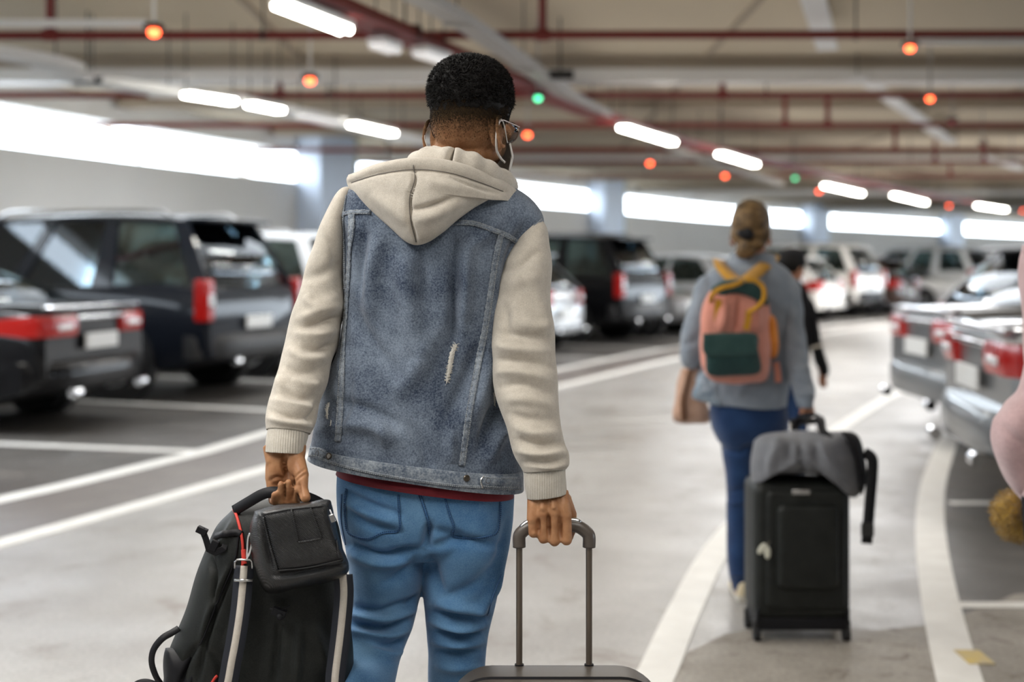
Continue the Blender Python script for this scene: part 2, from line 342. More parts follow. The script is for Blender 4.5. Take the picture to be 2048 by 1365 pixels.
run('cable_tray', 'pale grey cable tray above the left parked cars', 'cable tray', [(-7.2, 6.5)]+[cpt(x, y, 3.1) for x, y in ((10, 112), (150, 158), (300, 182), (470, 205), (740, 262), (980, 318))], 3.08, .3, .08, M['white'])
# fluorescent lamps under the red tray
def lamp(label, a, c, z, group, lit='lamp', w=.16):
    a = Vector((*a, z)); c = Vector((*c, z)); d = (c-a); L = d.length; d.normalize(); n = Vector((-d.y, d.x, 0)); Mx = Matrix(((d.x, n.x, 0), (d.y, n.y, 0), (0, 0, 1)))
    mid = (a+c)/2; t = thing('fluorescent_lamp', label, 'ceiling lamp', mid, group)
    b = MB(); b.box(mid+Vector((0, 0, .045)), (L, w, .05), Mx); b.build('housing', M['white'], t, bevel=.01)
    if lit:
        b = MB()
        for k in (-1, 1): b.cyl(a+n*k*.035+Vector((0, 0, .0)), c+n*k*.035, .022, 10)
        b.box(mid+Vector((0, 0, .006)), (L*.97, w*.8, .03), Mx); b.build('tube', M[lit], t)
    for k in (a, c):
        b = MB(); b.cyl(k+Vector((0, 0, .07)), (k.x, k.y, CZ), .006, 6); b.build('hanger_rod', M['dark'], t)
    return t
GL = 'fluorescent lamps along the red cable tray'
for k, (x1, y1, x2, y2, lb) in enumerate([(560, 12, 690, 62, 'nearest fluorescent lamp on the left side of the red tray'), (752, 92, 788, 104, 'short fluorescent lamp left of where the red pipe crosses the tray'), (838, 108, 888, 124, 'fluorescent lamp just above the dark hair of the man'),
        (1245, 256, 1345, 286, 'brightest fluorescent lamp right of the man beneath the grey conduit'), (1440, 309, 1510, 330, 'fluorescent lamp above the head of the woman with backpack'), (1650, 372, 1722, 388, 'fluorescent lamp right of the woman above the far windows'),
        (1788, 391, 1850, 406, 'second small far fluorescent lamp right of the woman'), (1955, 412, 2010, 420, 'farthest fluorescent lamp near the right edge')]):
    z = 3.0; lamp(lb, cpt(x1, y1, z), cpt(x2, y2, z), z, GL, 'lampdim' if k in (1, 2) else 'lamp')
GD = 1
GL = 'lamps on the pale tray over the left cars'
for (x1, y1, x2, y2, lb) in [(372, 190, 466, 204, 'lit lamp at the end of the pale left tray over the dark estate'), (500, 210, 560, 222, 'lit lamp just right of the pale left tray end'), (600, 232, 670, 246, 'dim lamp left of the ear of the man'), (705, 250, 785, 268, 'small lit lamp far left of the head of the man')]:
    z = 2.98; lamp(lb, cpt(x1, y1, z), cpt(x2, y2, z), z, GL, 'lampdim' if 'dim' in lb else 'lamp')
GL = 'unlit white fittings above the right of the aisle'
for (x1, y1, x2, y2, lb) in [(1612, -40, 1655, 106, 'long unlit white fitting at the top right crossed by the near pipe'), (1715, 160, 1755, 182, 'short unlit fitting at the first pale beam'), (1762, 192, 1848, 250, 'unlit white fitting between the second and third pipes'), (1852, 256, 1902, 290, 'unlit white fitting between the third and fourth pipes'), (1972, 318, 2040, 342, 'unlit white fitting at the right edge by the second beam')]:
    z = 3.45; lamp(lb, cpt(x1, y1, z), cpt(x2, y2, z), z, GL, None, .2)
# red and green bay indicators on short conduits
IND = [(308, 65, 1, 'red bay indicator at the upper left end of a white conduit'), (620, 162, 1, 'red bay indicator left of the hair of the man'), (1055, 270, 0, 'red bay indicator just right of the glasses of the man'), (1300, 327, 0, 'red bay indicator under the brightest lamp'), (1450, 352, 0, 'red bay indicator left above the head of the woman'),
       (1638, 383, 0, 'red bay indicator right of the head of the woman'), (1898, 412, 0, 'red bay indicator between the far lamps'), (2046, 422, 0, 'red bay indicator cut by the right edge')]
def indicator(px, py, z, lb, arm, side, m='redlamp', r=.042):
    g = G(px, py, z); t = thing('bay_indicator', lb, 'indicator light', g, 'bay indicator lights on the ceiling')
    b = MB(); b.ball(g, (r, r, r*.8), 16); b.build('bulb', M[m], t)
    b = MB(); b.lathe([(.03, r*1.6), (.07, r*1.4), (.075, r*.6), (.03, r*.5)], g, 'z', 16); b.build('base', M['dark'], t)
    b = MB(); zz = g.z+r*1.3; b.cyl((g.x, g.y, zz), (g.x, g.y, CZ), .012, 6)
    if arm: b.box((g.x+side*1.3, g.y, zz+.01), (2.5, .05, .05))
    b.build('conduit', M['beam'] if arm else M['grey'], t)
for (px, py, arm, lb) in IND: indicator(px, py, 3.0, lb, arm, -1)
for (px, py, z, arm, lb, m) in [(1820, 97, 3.15, 1, 'red bay indicator at the upper right on a white conduit', 'redlamp'), (1860, 198, 3.15, 0, 'small red indicator under the second red pipe at right', 'redlamp'), (1904, 244, 3.15, 0, 'dim red indicator on the third pipe at right', 'tail'),
      (1965, 292, 3.15, 0, 'dark red indicator on the fourth pipe at right', 'tail'), (2024, 326, 3.15, 0, 'dim red indicator at the right edge beneath the second beam', 'tail'), (1076, 197, 3.0, 0, 'green indicator light right of the hair of the man', 'greenlamp'), (1590, 357, 3.0, 0, 'pale green indicator far behind above the woman', 'greenlamp')]:
    indicator(px, py, z, lb, arm, 1, m, .036 if m != 'greenlamp' else .034)
for (px, py, z, lb) in [(175, 157, 3.12, 'dark sensor box on the pale left tray'), (1120, 150, 3.2, 'dark junction box on the grey conduit above the aisle'), (810, 62, 3.2, 'dark clamp box on the red tray at the near pipe')]:
    g = G(px, py, z); t = thing('junction_box', lb, 'junction box', g); b = MB(); b.box(g, (.26, .14, .08)); b.build('box_body', M['dark'], t, bevel=.01); b = MB(); b.cyl(g, (g.x, g.y, CZ), .01, 6); b.build('hanger_rod', M['dark'], t)

# ------------------------------------------------------------------ cars (tail at x = 0, nose at x = L, built at the origin)
def lerp(a, b, t): return a+(b-a)*t
def car(name, label, cat, L, W, body, prof, cab, win, tail, opts):
    """prof: (x, deck height, half width) stations; cab: xb0 xr0 xr1 xb1 zroof roofhalf; win: side window splits"""
    t = thing(name, label, cat); pm = body; hw = W/2; sill = opts.get('sill', .24)
    st = cr([p for p in prof], 6); vs = []; b = MB(); K = 18
    for (x, zt, w) in st:
        zb = sill+max(0, .12-(x)*.25)+max(0, .10-(L-x)*.2); h = zt-zb
        half = [(0, zb), (w*.80, zb), (w*.93, zb+.03), (w*.985, zb+h*.22), (w, zb+h*.45), (w*.995, zb+h*.62), (w*.97, zb+h*.8), (w*.93, zt-.05), (w*.86, zt-.012), (w*.5, zt+.012), (0, zt+.02)]
        ring = half+[(-y, z) for (y, z) in half[-2:0:-1]]; K = len(ring)
        vs += [(x, y, z) for (y, z) in ring]
    n = len(st); fs = [(i*K+k, i*K+(k+1) % K, (i+1)*K+(k+1) % K, (i+1)*K+k) for i in range(n-1) for k in range(K)]+[tuple(range(K))[::-1], tuple(range((n-1)*K, n*K))]
    b.add(vs, fs); b.build('body', pm, t, bevel=.03, seg=3, ang=50)
    xb0, xr0, xr1, xb1, zr, rh = cab; 
    def zdeck(x): return float(np.interp(x, st[:, 0], st[:, 1]))
    def hwx(x): return float(np.interp(x, st[:, 0], st[:, 2]))
    zb0, zb1 = zdeck(xb0)-.02, zdeck(xb1)-.02; bh = hw*.90; xm = (xr0+xr1)/2
    belt = opts.get('belt', max(zb0, zb1)+.0)
    # roof shell
    b = MB(); rs = []
    for (x, z, y) in cr([(xr0-.02, zr-.05, rh*.93), (xr0+.12, zr-.015, rh), (xm, zr+.03, rh*1.02), (xr1-.15, zr-.005, rh), (xr1+.02, zr-.06, rh*.95)], 4):
        half = [(0, z-.05), (y*.9, z-.06), (y+.015, z-.045), (y+.005, z-.005), (y*.88, z+.02), (y*.5, z+.038), (0, z+.045)]; rs += [(x, a, c) for a, c in half+[(-a, c) for a, c in half[-2:0:-1]]]
    Kr = 12; nr = len(rs)//Kr
    b.add(rs, [(i*Kr+k, i*Kr+(k+1) % Kr, (i+1)*Kr+(k+1) % Kr, (i+1)*Kr+k) for i in range(nr-1) for k in range(Kr)]+[tuple(range(Kr))[::-1], tuple(range((nr-1)*Kr, nr*Kr))])
    b.build('roof', pm, t, ang=50)
    # pillars, glass
    for sd in (-1, 1):
        def sp(x, v):      # point on the side plane: x along, v 0 belt .. 1 roof
            a0, a1 = lerp(xb0, xr0, v), lerp(xb1, xr1, v); xx = lerp(a0, a1, x); zz = lerp(lerp(zb0, zb1, x), zr-.03, v); yy = lerp(min(bh, hwx(xx)*.93), rh, v); return Vector((xx, sd*yy, zz))
        for (u0, u1) in win['pillars']:
            b = MB(); q = []
            for v in (0, .25, .5, .75, 1): q.append([sp(u0[0]*(1-v)+u0[1]*v, v), sp(u1[0]*(1-v)+u1[1]*v, v)])
            vs = []
            for (a, c) in q:
                off = Vector((0, -sd*.04, 0)); vs += [a+Vector((0, sd*.006, 0)), c+Vector((0, sd*.006, 0)), c+off, a+off]
            b.add(vs, [(i*4+k, i*4+(k+1) % 4, i*4+4+(k+1) % 4, i*4+4+k) for i in range(4) for k in range(4)]); b.build('pillar', win.get('pmat', pm), t)
        b = MB(); q = [sp(0, 0), sp(1, 0), sp(1, 1), sp(0, 1)]; b.prism([p-Vector((0, sd*.01, 0)) for p in q], (0, -sd*.005, 0)); b.build('side_window', M['glass'], t)
        b = MB(); q = [sp(x, 0)+Vector((0, sd*.012, 0)) for x in (0, .25, .5, .75, 1)]; b.tube(q, .012, 6); b.build('window_trim', M['chrome'] if win.get('chrome') else M['trim'], t)
    def endq(xb, zb, xr, e):
        y0 = min(bh, hwx(xb)*.93); a = [Vector((xb, -y0, zb)), Vector((xb, y0, zb)), Vector((xr, rh, zr-.03)), Vector((xr, -rh, zr-.03))]
        b = MB(); N = 8; vs = []
        for i in range(N+1):
            u = i/N; bow = e*.10*(1-(2*u-1)**2)
            for v in (0, 1): p = lerp(lerp(a[0], a[1], u), lerp(a[3], a[2], u), v); vs.append(p+Vector((-bow*(.9-.5*v), 0, 0)))
        b.add(vs, [(2*i, 2*i+2, 2*i+3, 2*i+1) for i in range(N)]); return b
    o = endq(xb0, zb0, xr0, 1).build('rear_window', M['glass'], t, fix=False); m_ = o.modifiers.new('s', 'SOLIDIFY'); m_.thickness = .006
    o = endq(xb1, zb1, xr1, -1).build('windscreen', M['glass'], t, fix=False); m_ = o.modifiers.new('s', 'SOLIDIFY'); m_.thickness = .006
    # seats
    for x in (lerp(xr0, xr1, .25), lerp(xr0, xr1, .72)):
        for y in (-.36, .36):
            b = MB(); z0 = zdeck(x); b.box((x, y, z0+.02), (.14, .46, .30)); b.box((x-.02, y, z0+.26), (.10, .24, .17)); b.build('seat', M['seat'], t, bevel=.04)
    # wheels
    wr = opts.get('wr', .33)
    for x in (opts.get('xw0', .95), L-opts.get('xw1', .85)):
        for sd in (-1, 1):
            y = sd*(hwx(x)-.10)
            b = MB(); b.lathe([(wr+.055, -.01), (wr+.06, .115)] if sd > 0 else [(wr+.06, -.115), (wr+.055, .01)], (x, y, wr+.01), 'y', 36); b.build('wheel_arch', M['trim'], t)
            b = MB(); b.lathe([(wr*.62, -.11), (wr*.93, -.11), (wr, -.08), (wr, .08), (wr*.93, .112), (wr*.66, .118), (wr*.62, .10)], (x, y+sd*.015, wr+.002), 'y', 36); w_ = b.build('wheel', M['tyre'], t)
            b = MB(); b.lathe([(wr*.64, sd*.06), (wr*.64, sd*.122), (wr*.58, sd*.128), (wr*.54, sd*.08)], (x, y+sd*.015, wr+.002), 'y', 32)
            for k in range(5):
                a = 2*math.pi*k/5+.3; c, s_ = math.cos(a), math.sin(a); b.box((x+c*wr*.3, y+sd*.125, wr+.002+s_*wr*.3), (wr*.6, .02, wr*.15), Matrix.Rotation(-a, 3, 'Y'))
            b.lathe([(wr*.14, sd*.10), (wr*.14, sd*.145)], (x, y+sd*.01, wr+.002), 'y', 16); b.build('rim', M['rim'], w_)
    # rear face
    def surf(x, y, z, inset=.0): return Vector((x, y, z))
    zt = zdeck(0.05); z0 = tail['z']
    if tail['kind'] == 'wrap':
        for sd in (-1, 1):
            b = MB(); ya, yb = tail['in']*hw, hw*.985; h = tail['h']
            pts = [(-.035, ya), (-.03, hw*.72), (.01, hw*.88), (.10, hwx(.12)*1.0), (tail['wrap'], hwx(tail['wrap'])+.005)]
            pts = cr(pts, 4); vs = []
            for i, (x, y) in enumerate(pts):
                f = 1 if i < len(pts)*.75 else lerp(1, .45, (i-len(pts)*.75)/(len(pts)*.25))
                for (ox, zz) in ((0, -h/2*f), (-.012, -h/4*f), (-.012, h/4*f), (0, h/2*f), (.05, h/2*f), (.05, -h/2*f)):
                    vs.append((x+ox+(.0 if ox < .01 else .0), sd*(y-(0 if ox < .01 else .034)), z0+zz))
            n_ = len(pts); b.add(vs, [(i*6+k, i*6+(k+1) % 6, i*6+6+(k+1) % 6, i*6+6+k) for i in range(n_-1) for k in range(6)]+[(5, 4, 3, 2, 1, 0), tuple(range(n_*6-6, n_*6))])
            o = b.build('tail_lamp', M['tail'], t)
            b = MB(); b.box((-.045, sd*hw*.62, z0-.01), (.02, .22, h*.28)); b.build('reverse_lamp', M['head'], o, bevel=.01)
        if tail['in'] < .5:
            b = MB(); b.box((-.035, 0, z0+tail['h']*.35), (.03, hw*tail['in']*2, .035)); b.build('chrome_strip', M['chrome'], t, bevel=.01)
    else:
        for sd in (-1, 1):
            b = MB(); b.box((.045, sd*(hw*.955), z0), (.17, .13, tail['h'])); o = b.build('tail_lamp', M['tail'], t, bevel=.025)
            b = MB(); b.box((-.045, sd*(hw*.955), z0), (.02, .09, tail['h']*.3)); b.build('reverse_lamp', M['head'], o, bevel=.008)
    b = MB(); b.box((-.045, 0, tail['pz']), (.02, .52, .13)); b.build('number_plate', M['plate'], t, bevel=.006)
    b = MB(); bz = tail['bz']; N = 13; vs = []
    for i in range(N):
        y = lerp(-hw*.99, hw*.99, i/(N-1)); x = -.085+.26*abs(y/hw)**5
        for (ox, z) in ((0, bz-.12), (-.02, bz-.07), (-.02, bz+.07), (.01, bz+.12), (.10, bz+.12), (.10, bz-.12)): vs.append((x+ox, y, z))
    b.add(vs, [(i*6+k, i*6+(k+1) % 6, i*6+6+(k+1) % 6, i*6+6+k) for i in range(N-1) for k in range(6)]+[(5, 4, 3, 2, 1, 0), tuple(range(N*6-6, N*6))]); b.build('rear_bumper', opts.get('bumper', pm), t)
    for y in (-hw*.6, hw*.6):
        b = MB(); b.lathe([(.03, 0), (.052, 0), (.052, .12), (.03, .12)], (-.11, y, sill+.06), 'x', 20, Matrix.Diagonal((1, 1.6, .8))@Matrix.Identity(3)) if False else b.tube([(-.12, y-.05, sill+.10), (-.12, y+.05, sill+.10)], .04, 12); b.build('exhaust', M['chrome'], t)
    # nose
    for sd in (-1, 1):
        b = MB(); b.ball((L-.22, sd*hw*.74, zdeck(L-.3)-.12), (.20, .20, .085), 16); b.build('head_lamp', M['head'], t)
        b = MB(); x = xb1-.18; b.box((x, sd*(hw+.10), belt+.10), (.16, .18, .13)); b.box((x, sd*(hw-.02), belt+.05), (.06, .14, .04)); b.build('side_mirror', pm, t, bevel=.03)
        for x in win['handles']:
            b = MB(); b.box((x, sd*(hwx(x)*.985+.02), belt-.13), (.17, .025, .025)); b.build('door_handle', M['chrome'] if win.get('chrome') else pm, t, bevel=.008)
    b = MB(); b.box((L-.02, 0, .56), (.06, W*.5, .16)); b.build('grille', M['trim'], t, bevel=.02)
    if opts.get('rails'):
        for sd in (-1, 1):
            b = MB(); b.tube([(xr0+.2, sd*rh*.93, zr+.02), (xr0+.3, sd*rh*.93, zr+.075), (xr1-.4, sd*rh*.93, zr+.085), (xr1-.25, sd*rh*.93, zr+.02)], .018, 8); b.build('roof_rail', M['silver'], t)
    if opts.get('spoiler'):
        b = MB(); b.box((xr0-.10, 0, zr-.02), (.26, rh*1.9, .04)); b.build('spoiler', pm, t, bevel=.015)
    if opts.get('lip'):
        b = MB(); b.box((.03, 0, zdeck(.05)+.012), (.10, W*.78, .03)); b.build('boot_lip', opts.get('lipm', M['chrome']), t, bevel=.01)
    return t
def sedan(lb, pm, **k):
    return car('saloon_car', lb, 'car', 4.75, 1.82, pm, [(0, .98, .80), (.12, 1.03, .86), (.7, 1.05, .905), (1.4, 1.0, .91), (2.6, .96, .91), (3.5, .97, .91), (4.3, .84, .87), (4.65, .72, .78), (4.75, .62, .66)],
               (.62, 1.55, 2.75, 3.65, 1.44, .60), dict(pillars=[((-.005, -.01), (.17, .10)), ((.50, .47), (.54, .52)), ((.955, .93), (1.0, 1.01))], handles=(1.75, 2.75), chrome=True), dict(kind='wrap', z=.88, h=.17, wrap=.42, pz=.74 if not k.get('hi') else .84, bz=.48, **{'in': .42}), dict(lip=True, **k))
def suv(lb, pm, **k):
    return car('estate_car', lb, 'car', 5.0, 1.96, pm, [(0, 1.12, .90), (.08, 1.17, .95), (.6, 1.20, .98), (2.0, 1.17, .98), (3.4, 1.16, .98), (4.4, 1.10, .95), (4.9, 1.0, .88), (5.0, .84, .8)],
               (.05, .42, 3.0, 3.75, 1.86, .70), dict(pillars=[((-.01, -.012), (.045, .05)), ((.30, .30), (.37, .36)), ((.61, .59), (.66, .64)), ((.96, .94), (1.0, 1.01))], handles=(1.6, 2.7), pmat=k.pop('pmat', pm)), dict(kind='block', z=1.02, h=.42, pz=.78, bz=.55), dict(rails=True, wr=.39, sill=.30, xw0=1.05, spoiler=True, **k))
def hatch(lb, pm, **k):
    return car('hatchback_car', lb, 'car', 4.2, 1.76, pm, [(0, .95, .78), (.08, 1.0, .84), (.6, 1.03, .88), (2.0, 1.0, .88), (3.0, .99, .88), (3.8, .88, .84), (4.12, .74, .74), (4.2, .6, .62)],
               (.04, .62, 2.3, 3.2, 1.55, .62), dict(pillars=[((-.01, -.012), (.12, .12)), ((.47, .47), (.51, .51)), ((.95, .93), (1.0, 1.01))], handles=(1.3, 2.3)), dict(kind='wrap', z=.86, h=.24, wrap=.35, pz=.62, bz=.42, **{'in': .62}), dict(spoiler=True, xw0=.7, xw1=.75, **k))
PT = dict(black=paint('black car paint', (.004, .004, .005), 0), navy=paint('blue black car paint', (.006, .008, .013), 0), dgrey=paint('dark grey car paint', (.05, .05, .052), .5),
          white=paint('white car paint', (.78, .79, .80), 0), silver=paint('silver car paint', (.40, .41, .42), .6), brown=paint('brown car paint', (.09, .06, .05), .4), pearl=paint('warm white car paint', (.74, .71, .66), 0))
def park(t, s, off, flip=False, skew=0):
    p, d = CU(s, -off); n = Vector((-d.y, d.x))      # heading towards the wall
    if flip: p = p+n*4.7; n = -n
    t.location = (p.x, p.y, 0.004); t.rotation_euler = (0, 0, math.atan2(n.y, n.x)+R(skew))
GA = 'cars parked along the window wall'
def put(t, s, off, **k): t['group'] = GA; park(t, s, off, **k); return t
proto_s = sedan('glossy black saloon at the left edge with a red lamp strip', PT['black'], xw0=1.05); put(proto_s, 1.65, 1.55, skew=4)
proto_u = suv('large black estate with roof rails and upright red tail lamps', PT['navy'], bumper=M['trim']); put(proto_u, 4.2, 1.72, skew=5)
def recolor(c, pm, lb, old):
    c['label'] = lb
    for ch in list(c.children):
        if ch.type == 'MESH' and ch.data.materials and ch.data.materials[0] in old:
            ch.data = COPY.setdefault((ch.data.name, pm.name), None) or ch.data.copy(); COPY[(ch.data.name.split('.')[0]+'x', pm.name)] = ch.data; ch.data.materials[0] = pm
    return c
COPY = {}
def clone(src, pm, lb, s, off, **k):
    c = copy_tree(src); recolor(c, pm, lb, list(PT.values())+[M['trim']] if False else list(PT.values())); put(c, s, off, **k); return c
c = clone(proto_u, PT['white'], 'white estate half hidden between the black estate and the grey sleeve', 6.9, 2.0); c.scale = (1, 1, .93)
clone(proto_s, PT['dgrey'], 'dark grey saloon behind the man in the denim jacket', 9.4, 1.3)
proto_h = hatch('silver hatchback hidden mostly behind the man in the denim jacket', PT['silver']); put(proto_h, 11.8, 1.2)
clone(proto_u, PT['black'], 'dark estate with a red tail lamp right of the sleeve of the man', 14.5, 1.0)
clone(proto_s, PT['silver'], 'silver white saloon right of the dark estate behind the man', 17.1, 1.0, flip=True)
clone(proto_h, PT['white'], 'white hatchback left of the woman beside the silver saloon', 19.7, 1.0)
clone(proto_s, PT['dgrey'], 'dark saloon mostly hidden behind the woman with the backpack', 22.2, 1.0)
clone(proto_h, PT['pearl'], 'cream hatchback right of the person in the black cap', 24.7, 1.0)
clone(proto_u, PT['pearl'], 'pale estate right of the woman with its red lamp', 27.2, 1.0)
clone(proto_h, PT['brown'], 'brown hatchback with a red tail lamp left of the white saloon', 29.8, 1.0)
clone(proto_s, PT['white'], 'white saloon nose out with a clearly seen front wheel', 32.6, .6, flip=True)
clone(proto_u, PT['white'], 'white estate far away left of the near right cars', 35.2, 1.0)
clone(proto_s, PT['silver'], 'silver saloon in the far row just above the right hand cars', 37.8, 1.0, flip=True)
clone(proto_h, PT['white'], 'white hatchback farthest but one in the far row', 40.4, 1.0)
clone(proto_s, PT['white'], 'farthest white saloon at the right edge of the far row', 43, 1.0)
# right hand cars, tails towards the lane
PT['steel'] = paint('dark silver car paint', (.20, .205, .21), .7)
c = copy_tree(proto_s); recolor(c, PT['steel'], 'silver saloon at the right edge with a large red tail lamp', list(PT.values())); c['group'] = 'cars parked on the right of the lane'; c.location = (2.66, 7.35, .004); c.rotation_euler = (0, 0, R(-7))
c = copy_tree(proto_s); recolor(c, PT['steel'], 'silver grey saloon tail with chrome trim behind the silver one at right', list(PT.values())); c['group'] = 'cars parked on the right of the lane'; c.location = (3.2, 10.0, .004); c.rotation_euler = (0, 0, R(0))
c = copy_tree(proto_h); recolor(c, PT['dgrey'], 'dark hatchback third in the right hand row', list(PT.values())); c['group'] = 'cars parked on the right of the lane'; c.location = (4.5, 12.7, .004); c.rotation_euler = (0, 0, R(2))
# ------------------------------------------------------------------ tools for figures and cloth
CAM = np.array([0, 0, HC])
def px_of(v): return np.stack([1024+v[:, 0]/v[:, 1]*F, HY-(v[:, 2]-HC)/v[:, 1]*F], 1)
def sil(rows, nu, nv, p=2.3):
    """rows: Lx Ly Rx Ry Y tb tf (outline left and right seen from the photographer, distance, half thickness near and far)"""
    r = []
    for w in rows:
        lx, ly, rx, ry, Y, tb, tf = w[:7]; YR = w[7] if len(w) > 7 else Y
        r.append(list(P(lx, ly, Y))+list(P(rx, ry, YR))+[tb, tf])
    c = cr(r, nu); L = c[:, 0:3]; Rr = c[:, 3:6]; C = (L+Rr)/2; A = (Rr-L)/2
    ax = np.gradient(C, axis=0); B = np.cross(A, ax); B /= np.linalg.norm(B, axis=1)[:, None]; B[B[:, 1] > 0] *= -1
    B = .35*B+.65*np.array([0, -1, 0]); B /= np.linalg.norm(B, axis=1)[:, None]
    a = np.linspace(0, 2*np.pi, nv, endpoint=False); e = 2/p
    ca = np.sign(np.cos(a))*np.abs(np.cos(a))**e; sa = np.sign(np.sin(a))*np.abs(np.sin(a))**e
    t = np.where(sa[None, :] > 0, c[:, 6:7], c[:, 7:8])
    return C[:, None, :]+A[:, None, :]*ca[None, :, None]+B[:, None, :]*(t*sa[None, :])[:, :, None]
def grid_normals(g):
    du = np.gradient(g, axis=0); dv = np.roll(g, -1, 1)-np.roll(g, 1, 1); n = np.cross(du, dv); l = np.linalg.norm(n, axis=2)[:, :, None]; n = n/np.maximum(l, 1e-9)
    c = g.mean(axis=1)[:, None, :]
    if ((g-c)*n).sum() < 0: n = -n
    return n
def dist_poly(q, pts):
    """distance (photograph pixels) to a polyline and position 0..1 along it"""
    pts = np.array(pts, float)
    if len(pts) > 2: pts = cr(pts, 5)
    best = np.full(len(q), 1e9); tt = np.zeros(len(q)); n = len(pts)-1
    for i in range(n):
        a, b = pts[i], pts[i+1]; d = b-a; u = np.clip(((q-a)@d)/max(d@d, 1e-9), 0, 1); dd = np.linalg.norm(q-(a+u[:, None]*d), axis=1); m = dd < best
        best[m] = dd[m]; tt[m] = (i+u[m])/n
    return best, tt
def fold(v, n, folds):
    """push cloth out or in along creases: (points, height in mm, width in pixels); only the side that faces the viewer"""
    if not folds: return v
    q = px_of(v); d = CAM-v; d /= np.linalg.norm(d, axis=1)[:, None]; fc = np.clip((d*n).sum(1)*3, 0, 1); h = np.zeros(len(v))
    for (pts, amp, w) in folds:
        xs = [p[0] for p in pts]; ys = [p[1] for p in pts]; m = (q[:, 0] > min(xs)-3*w) & (q[:, 0] < max(xs)+3*w) & (q[:, 1] > min(ys)-3*w) & (q[:, 1] < max(ys)+3*w)
        if not m.any(): continue
        dd, t = dist_poly(q[m], pts); h[m] += amp*.0024*np.exp(-(dd/w)**2)*np.sqrt(np.clip(np.sin(np.pi*np.clip(t, .02, .98)), 0, 1))
    return v+n*(h*fc)[:, None]
def wob(v, sc, amp, seed=0, st=(1, 1, 1)):
    return np.array([noise.noise(Vector((x*sc*st[0]+seed, y*sc*st[1]+seed*.7, z*sc*st[2]))) for x, y, z in v])*amp
def tubemesh(g, cap0='in', cap1='in'):
    nu, nv = g.shape[:2]; rings = [g[i] for i in range(nu)]
    def inn(r, k, d): c = r.mean(0); return [c+(r-c)*f+d*s for f, s in ((.985, 0.0), (.96, -.006), (.94, -.02))] if k == 'in' else [c+(r-c)*f+d*s for f, s in ((.8, .008), (.45, .014))]
    d1 = (g[-1].mean(0)-g[-3].mean(0)); d1 /= np.linalg.norm(d1); d0 = (g[0].mean(0)-g[2].mean(0)); d0 /= np.linalg.norm(d0)
    rings = inn(g[0], cap0, d0)[::-1]+rings+inn(g[-1], cap1, d1)
    m = len(rings); b = MB(); vs = np.concatenate(rings)
    fs = [(i*nv+k, i*nv+(k+1) % nv, (i+1)*nv+(k+1) % nv, (i+1)*nv+k) for i in range(m-1) for k in range(nv)]+[tuple(range(nv))[::-1], tuple(range((m-1)*nv, m*nv))]
    b.add([tuple(x) for x in vs], fs); return b
def cloth(name, rows, m, parent, folds=(), nu=10, nv=120, p=2.3, wr=(0, 1), cap0='in', cap1='in', seed=1, st=(1, 1, 1)):
    g = sil(rows, nu, nv, p); n = grid_normals(g); v = g.reshape(-1, 3); nn = n.reshape(-1, 3)
    if wr[0]: v = v+nn*wob(v, wr[1], wr[0]*.001, seed, st)[:, None]
    v = fold(v, nn, folds); g = v.reshape(g.shape); b = tubemesh(g, cap0, cap1)
    o = b.build(name, m, parent, ang=0); return o, BVHTree.FromPolygons([Vector(x) for x in b.v], b.f)
def remesh(b, voxel, it=3):
    me = bpy.data.meshes.new('tmp'); me.from_pydata([tuple(v) for v in b.v], [], b.f)
    bm = bmesh.new(); bm.from_mesh(me); bmesh.ops.recalc_face_normals(bm, faces=bm.faces); bm.to_mesh(me); bm.free()
    o = bpy.data.objects.new('tmp', me); COL.objects.link(o); r = o.modifiers.new('r', 'REMESH'); r.mode = 'VOXEL'; r.voxel_size = voxel; r.adaptivity = 0
    if it: s = o.modifiers.new('s', 'SMOOTH'); s.factor = .5; s.iterations = it
    dg = bpy.context.evaluated_depsgraph_get(); ev = o.evaluated_get(dg); m2 = ev.to_mesh()
    v = np.empty(len(m2.vertices)*3, np.float32); m2.vertices.foreach_get('co', v); v = v.reshape(-1, 3).astype(float); nn = np.empty(len(m2.vertices)*3, np.float32); m2.vertices.foreach_get('normal', nn); nn = nn.reshape(-1, 3).astype(float)
    f = [tuple(p.vertices) for p in m2.polygons]; ev.to_mesh_clear(); bpy.data.objects.remove(o, do_unlink=True); bpy.data.meshes.remove(me)
    return v, nn, f
def from_vf(name, v, f, m, parent): b = MB(); b.v = [tuple(x) for x in v]; b.f = f; return b.build(name, m, parent, ang=0, fix=False), BVHTree.FromPolygons([Vector(x) for x in b.v], f)
def hit(bvh, px, py):
    o = Vector((0, 0, HC)); d = (P(px, py, 1.0)-o).normalized(); r = bvh.ray_cast(o, d)
    if r[0] is None: return None
    n = r[1]; n = -n if n.dot(d) > 0 else n; return r[0], n
def onto(bvh, pts, step=4, lift=.0008):
    q = cr(pts, 8) if len(pts) > 2 else np.array([np.array(pts[0])*(1-t)+np.array(pts[1])*t for t in np.linspace(0, 1, 9)])
    L = np.concatenate([[0], np.cumsum(np.linalg.norm(np.diff(q, axis=0), axis=1))]); n = max(2, int(L[-1]/step)); s = np.linspace(0, L[-1], n)
    out = []
    for x, y in zip(np.interp(s, L, q[:, 0]), np.interp(s, L, q[:, 1])):
        h = hit(bvh, x, y)
        if h and (not out or (h[0]-out[-1][0]).length < .03): out.append((h[0]+h[1]*lift, h[1]))
    return out
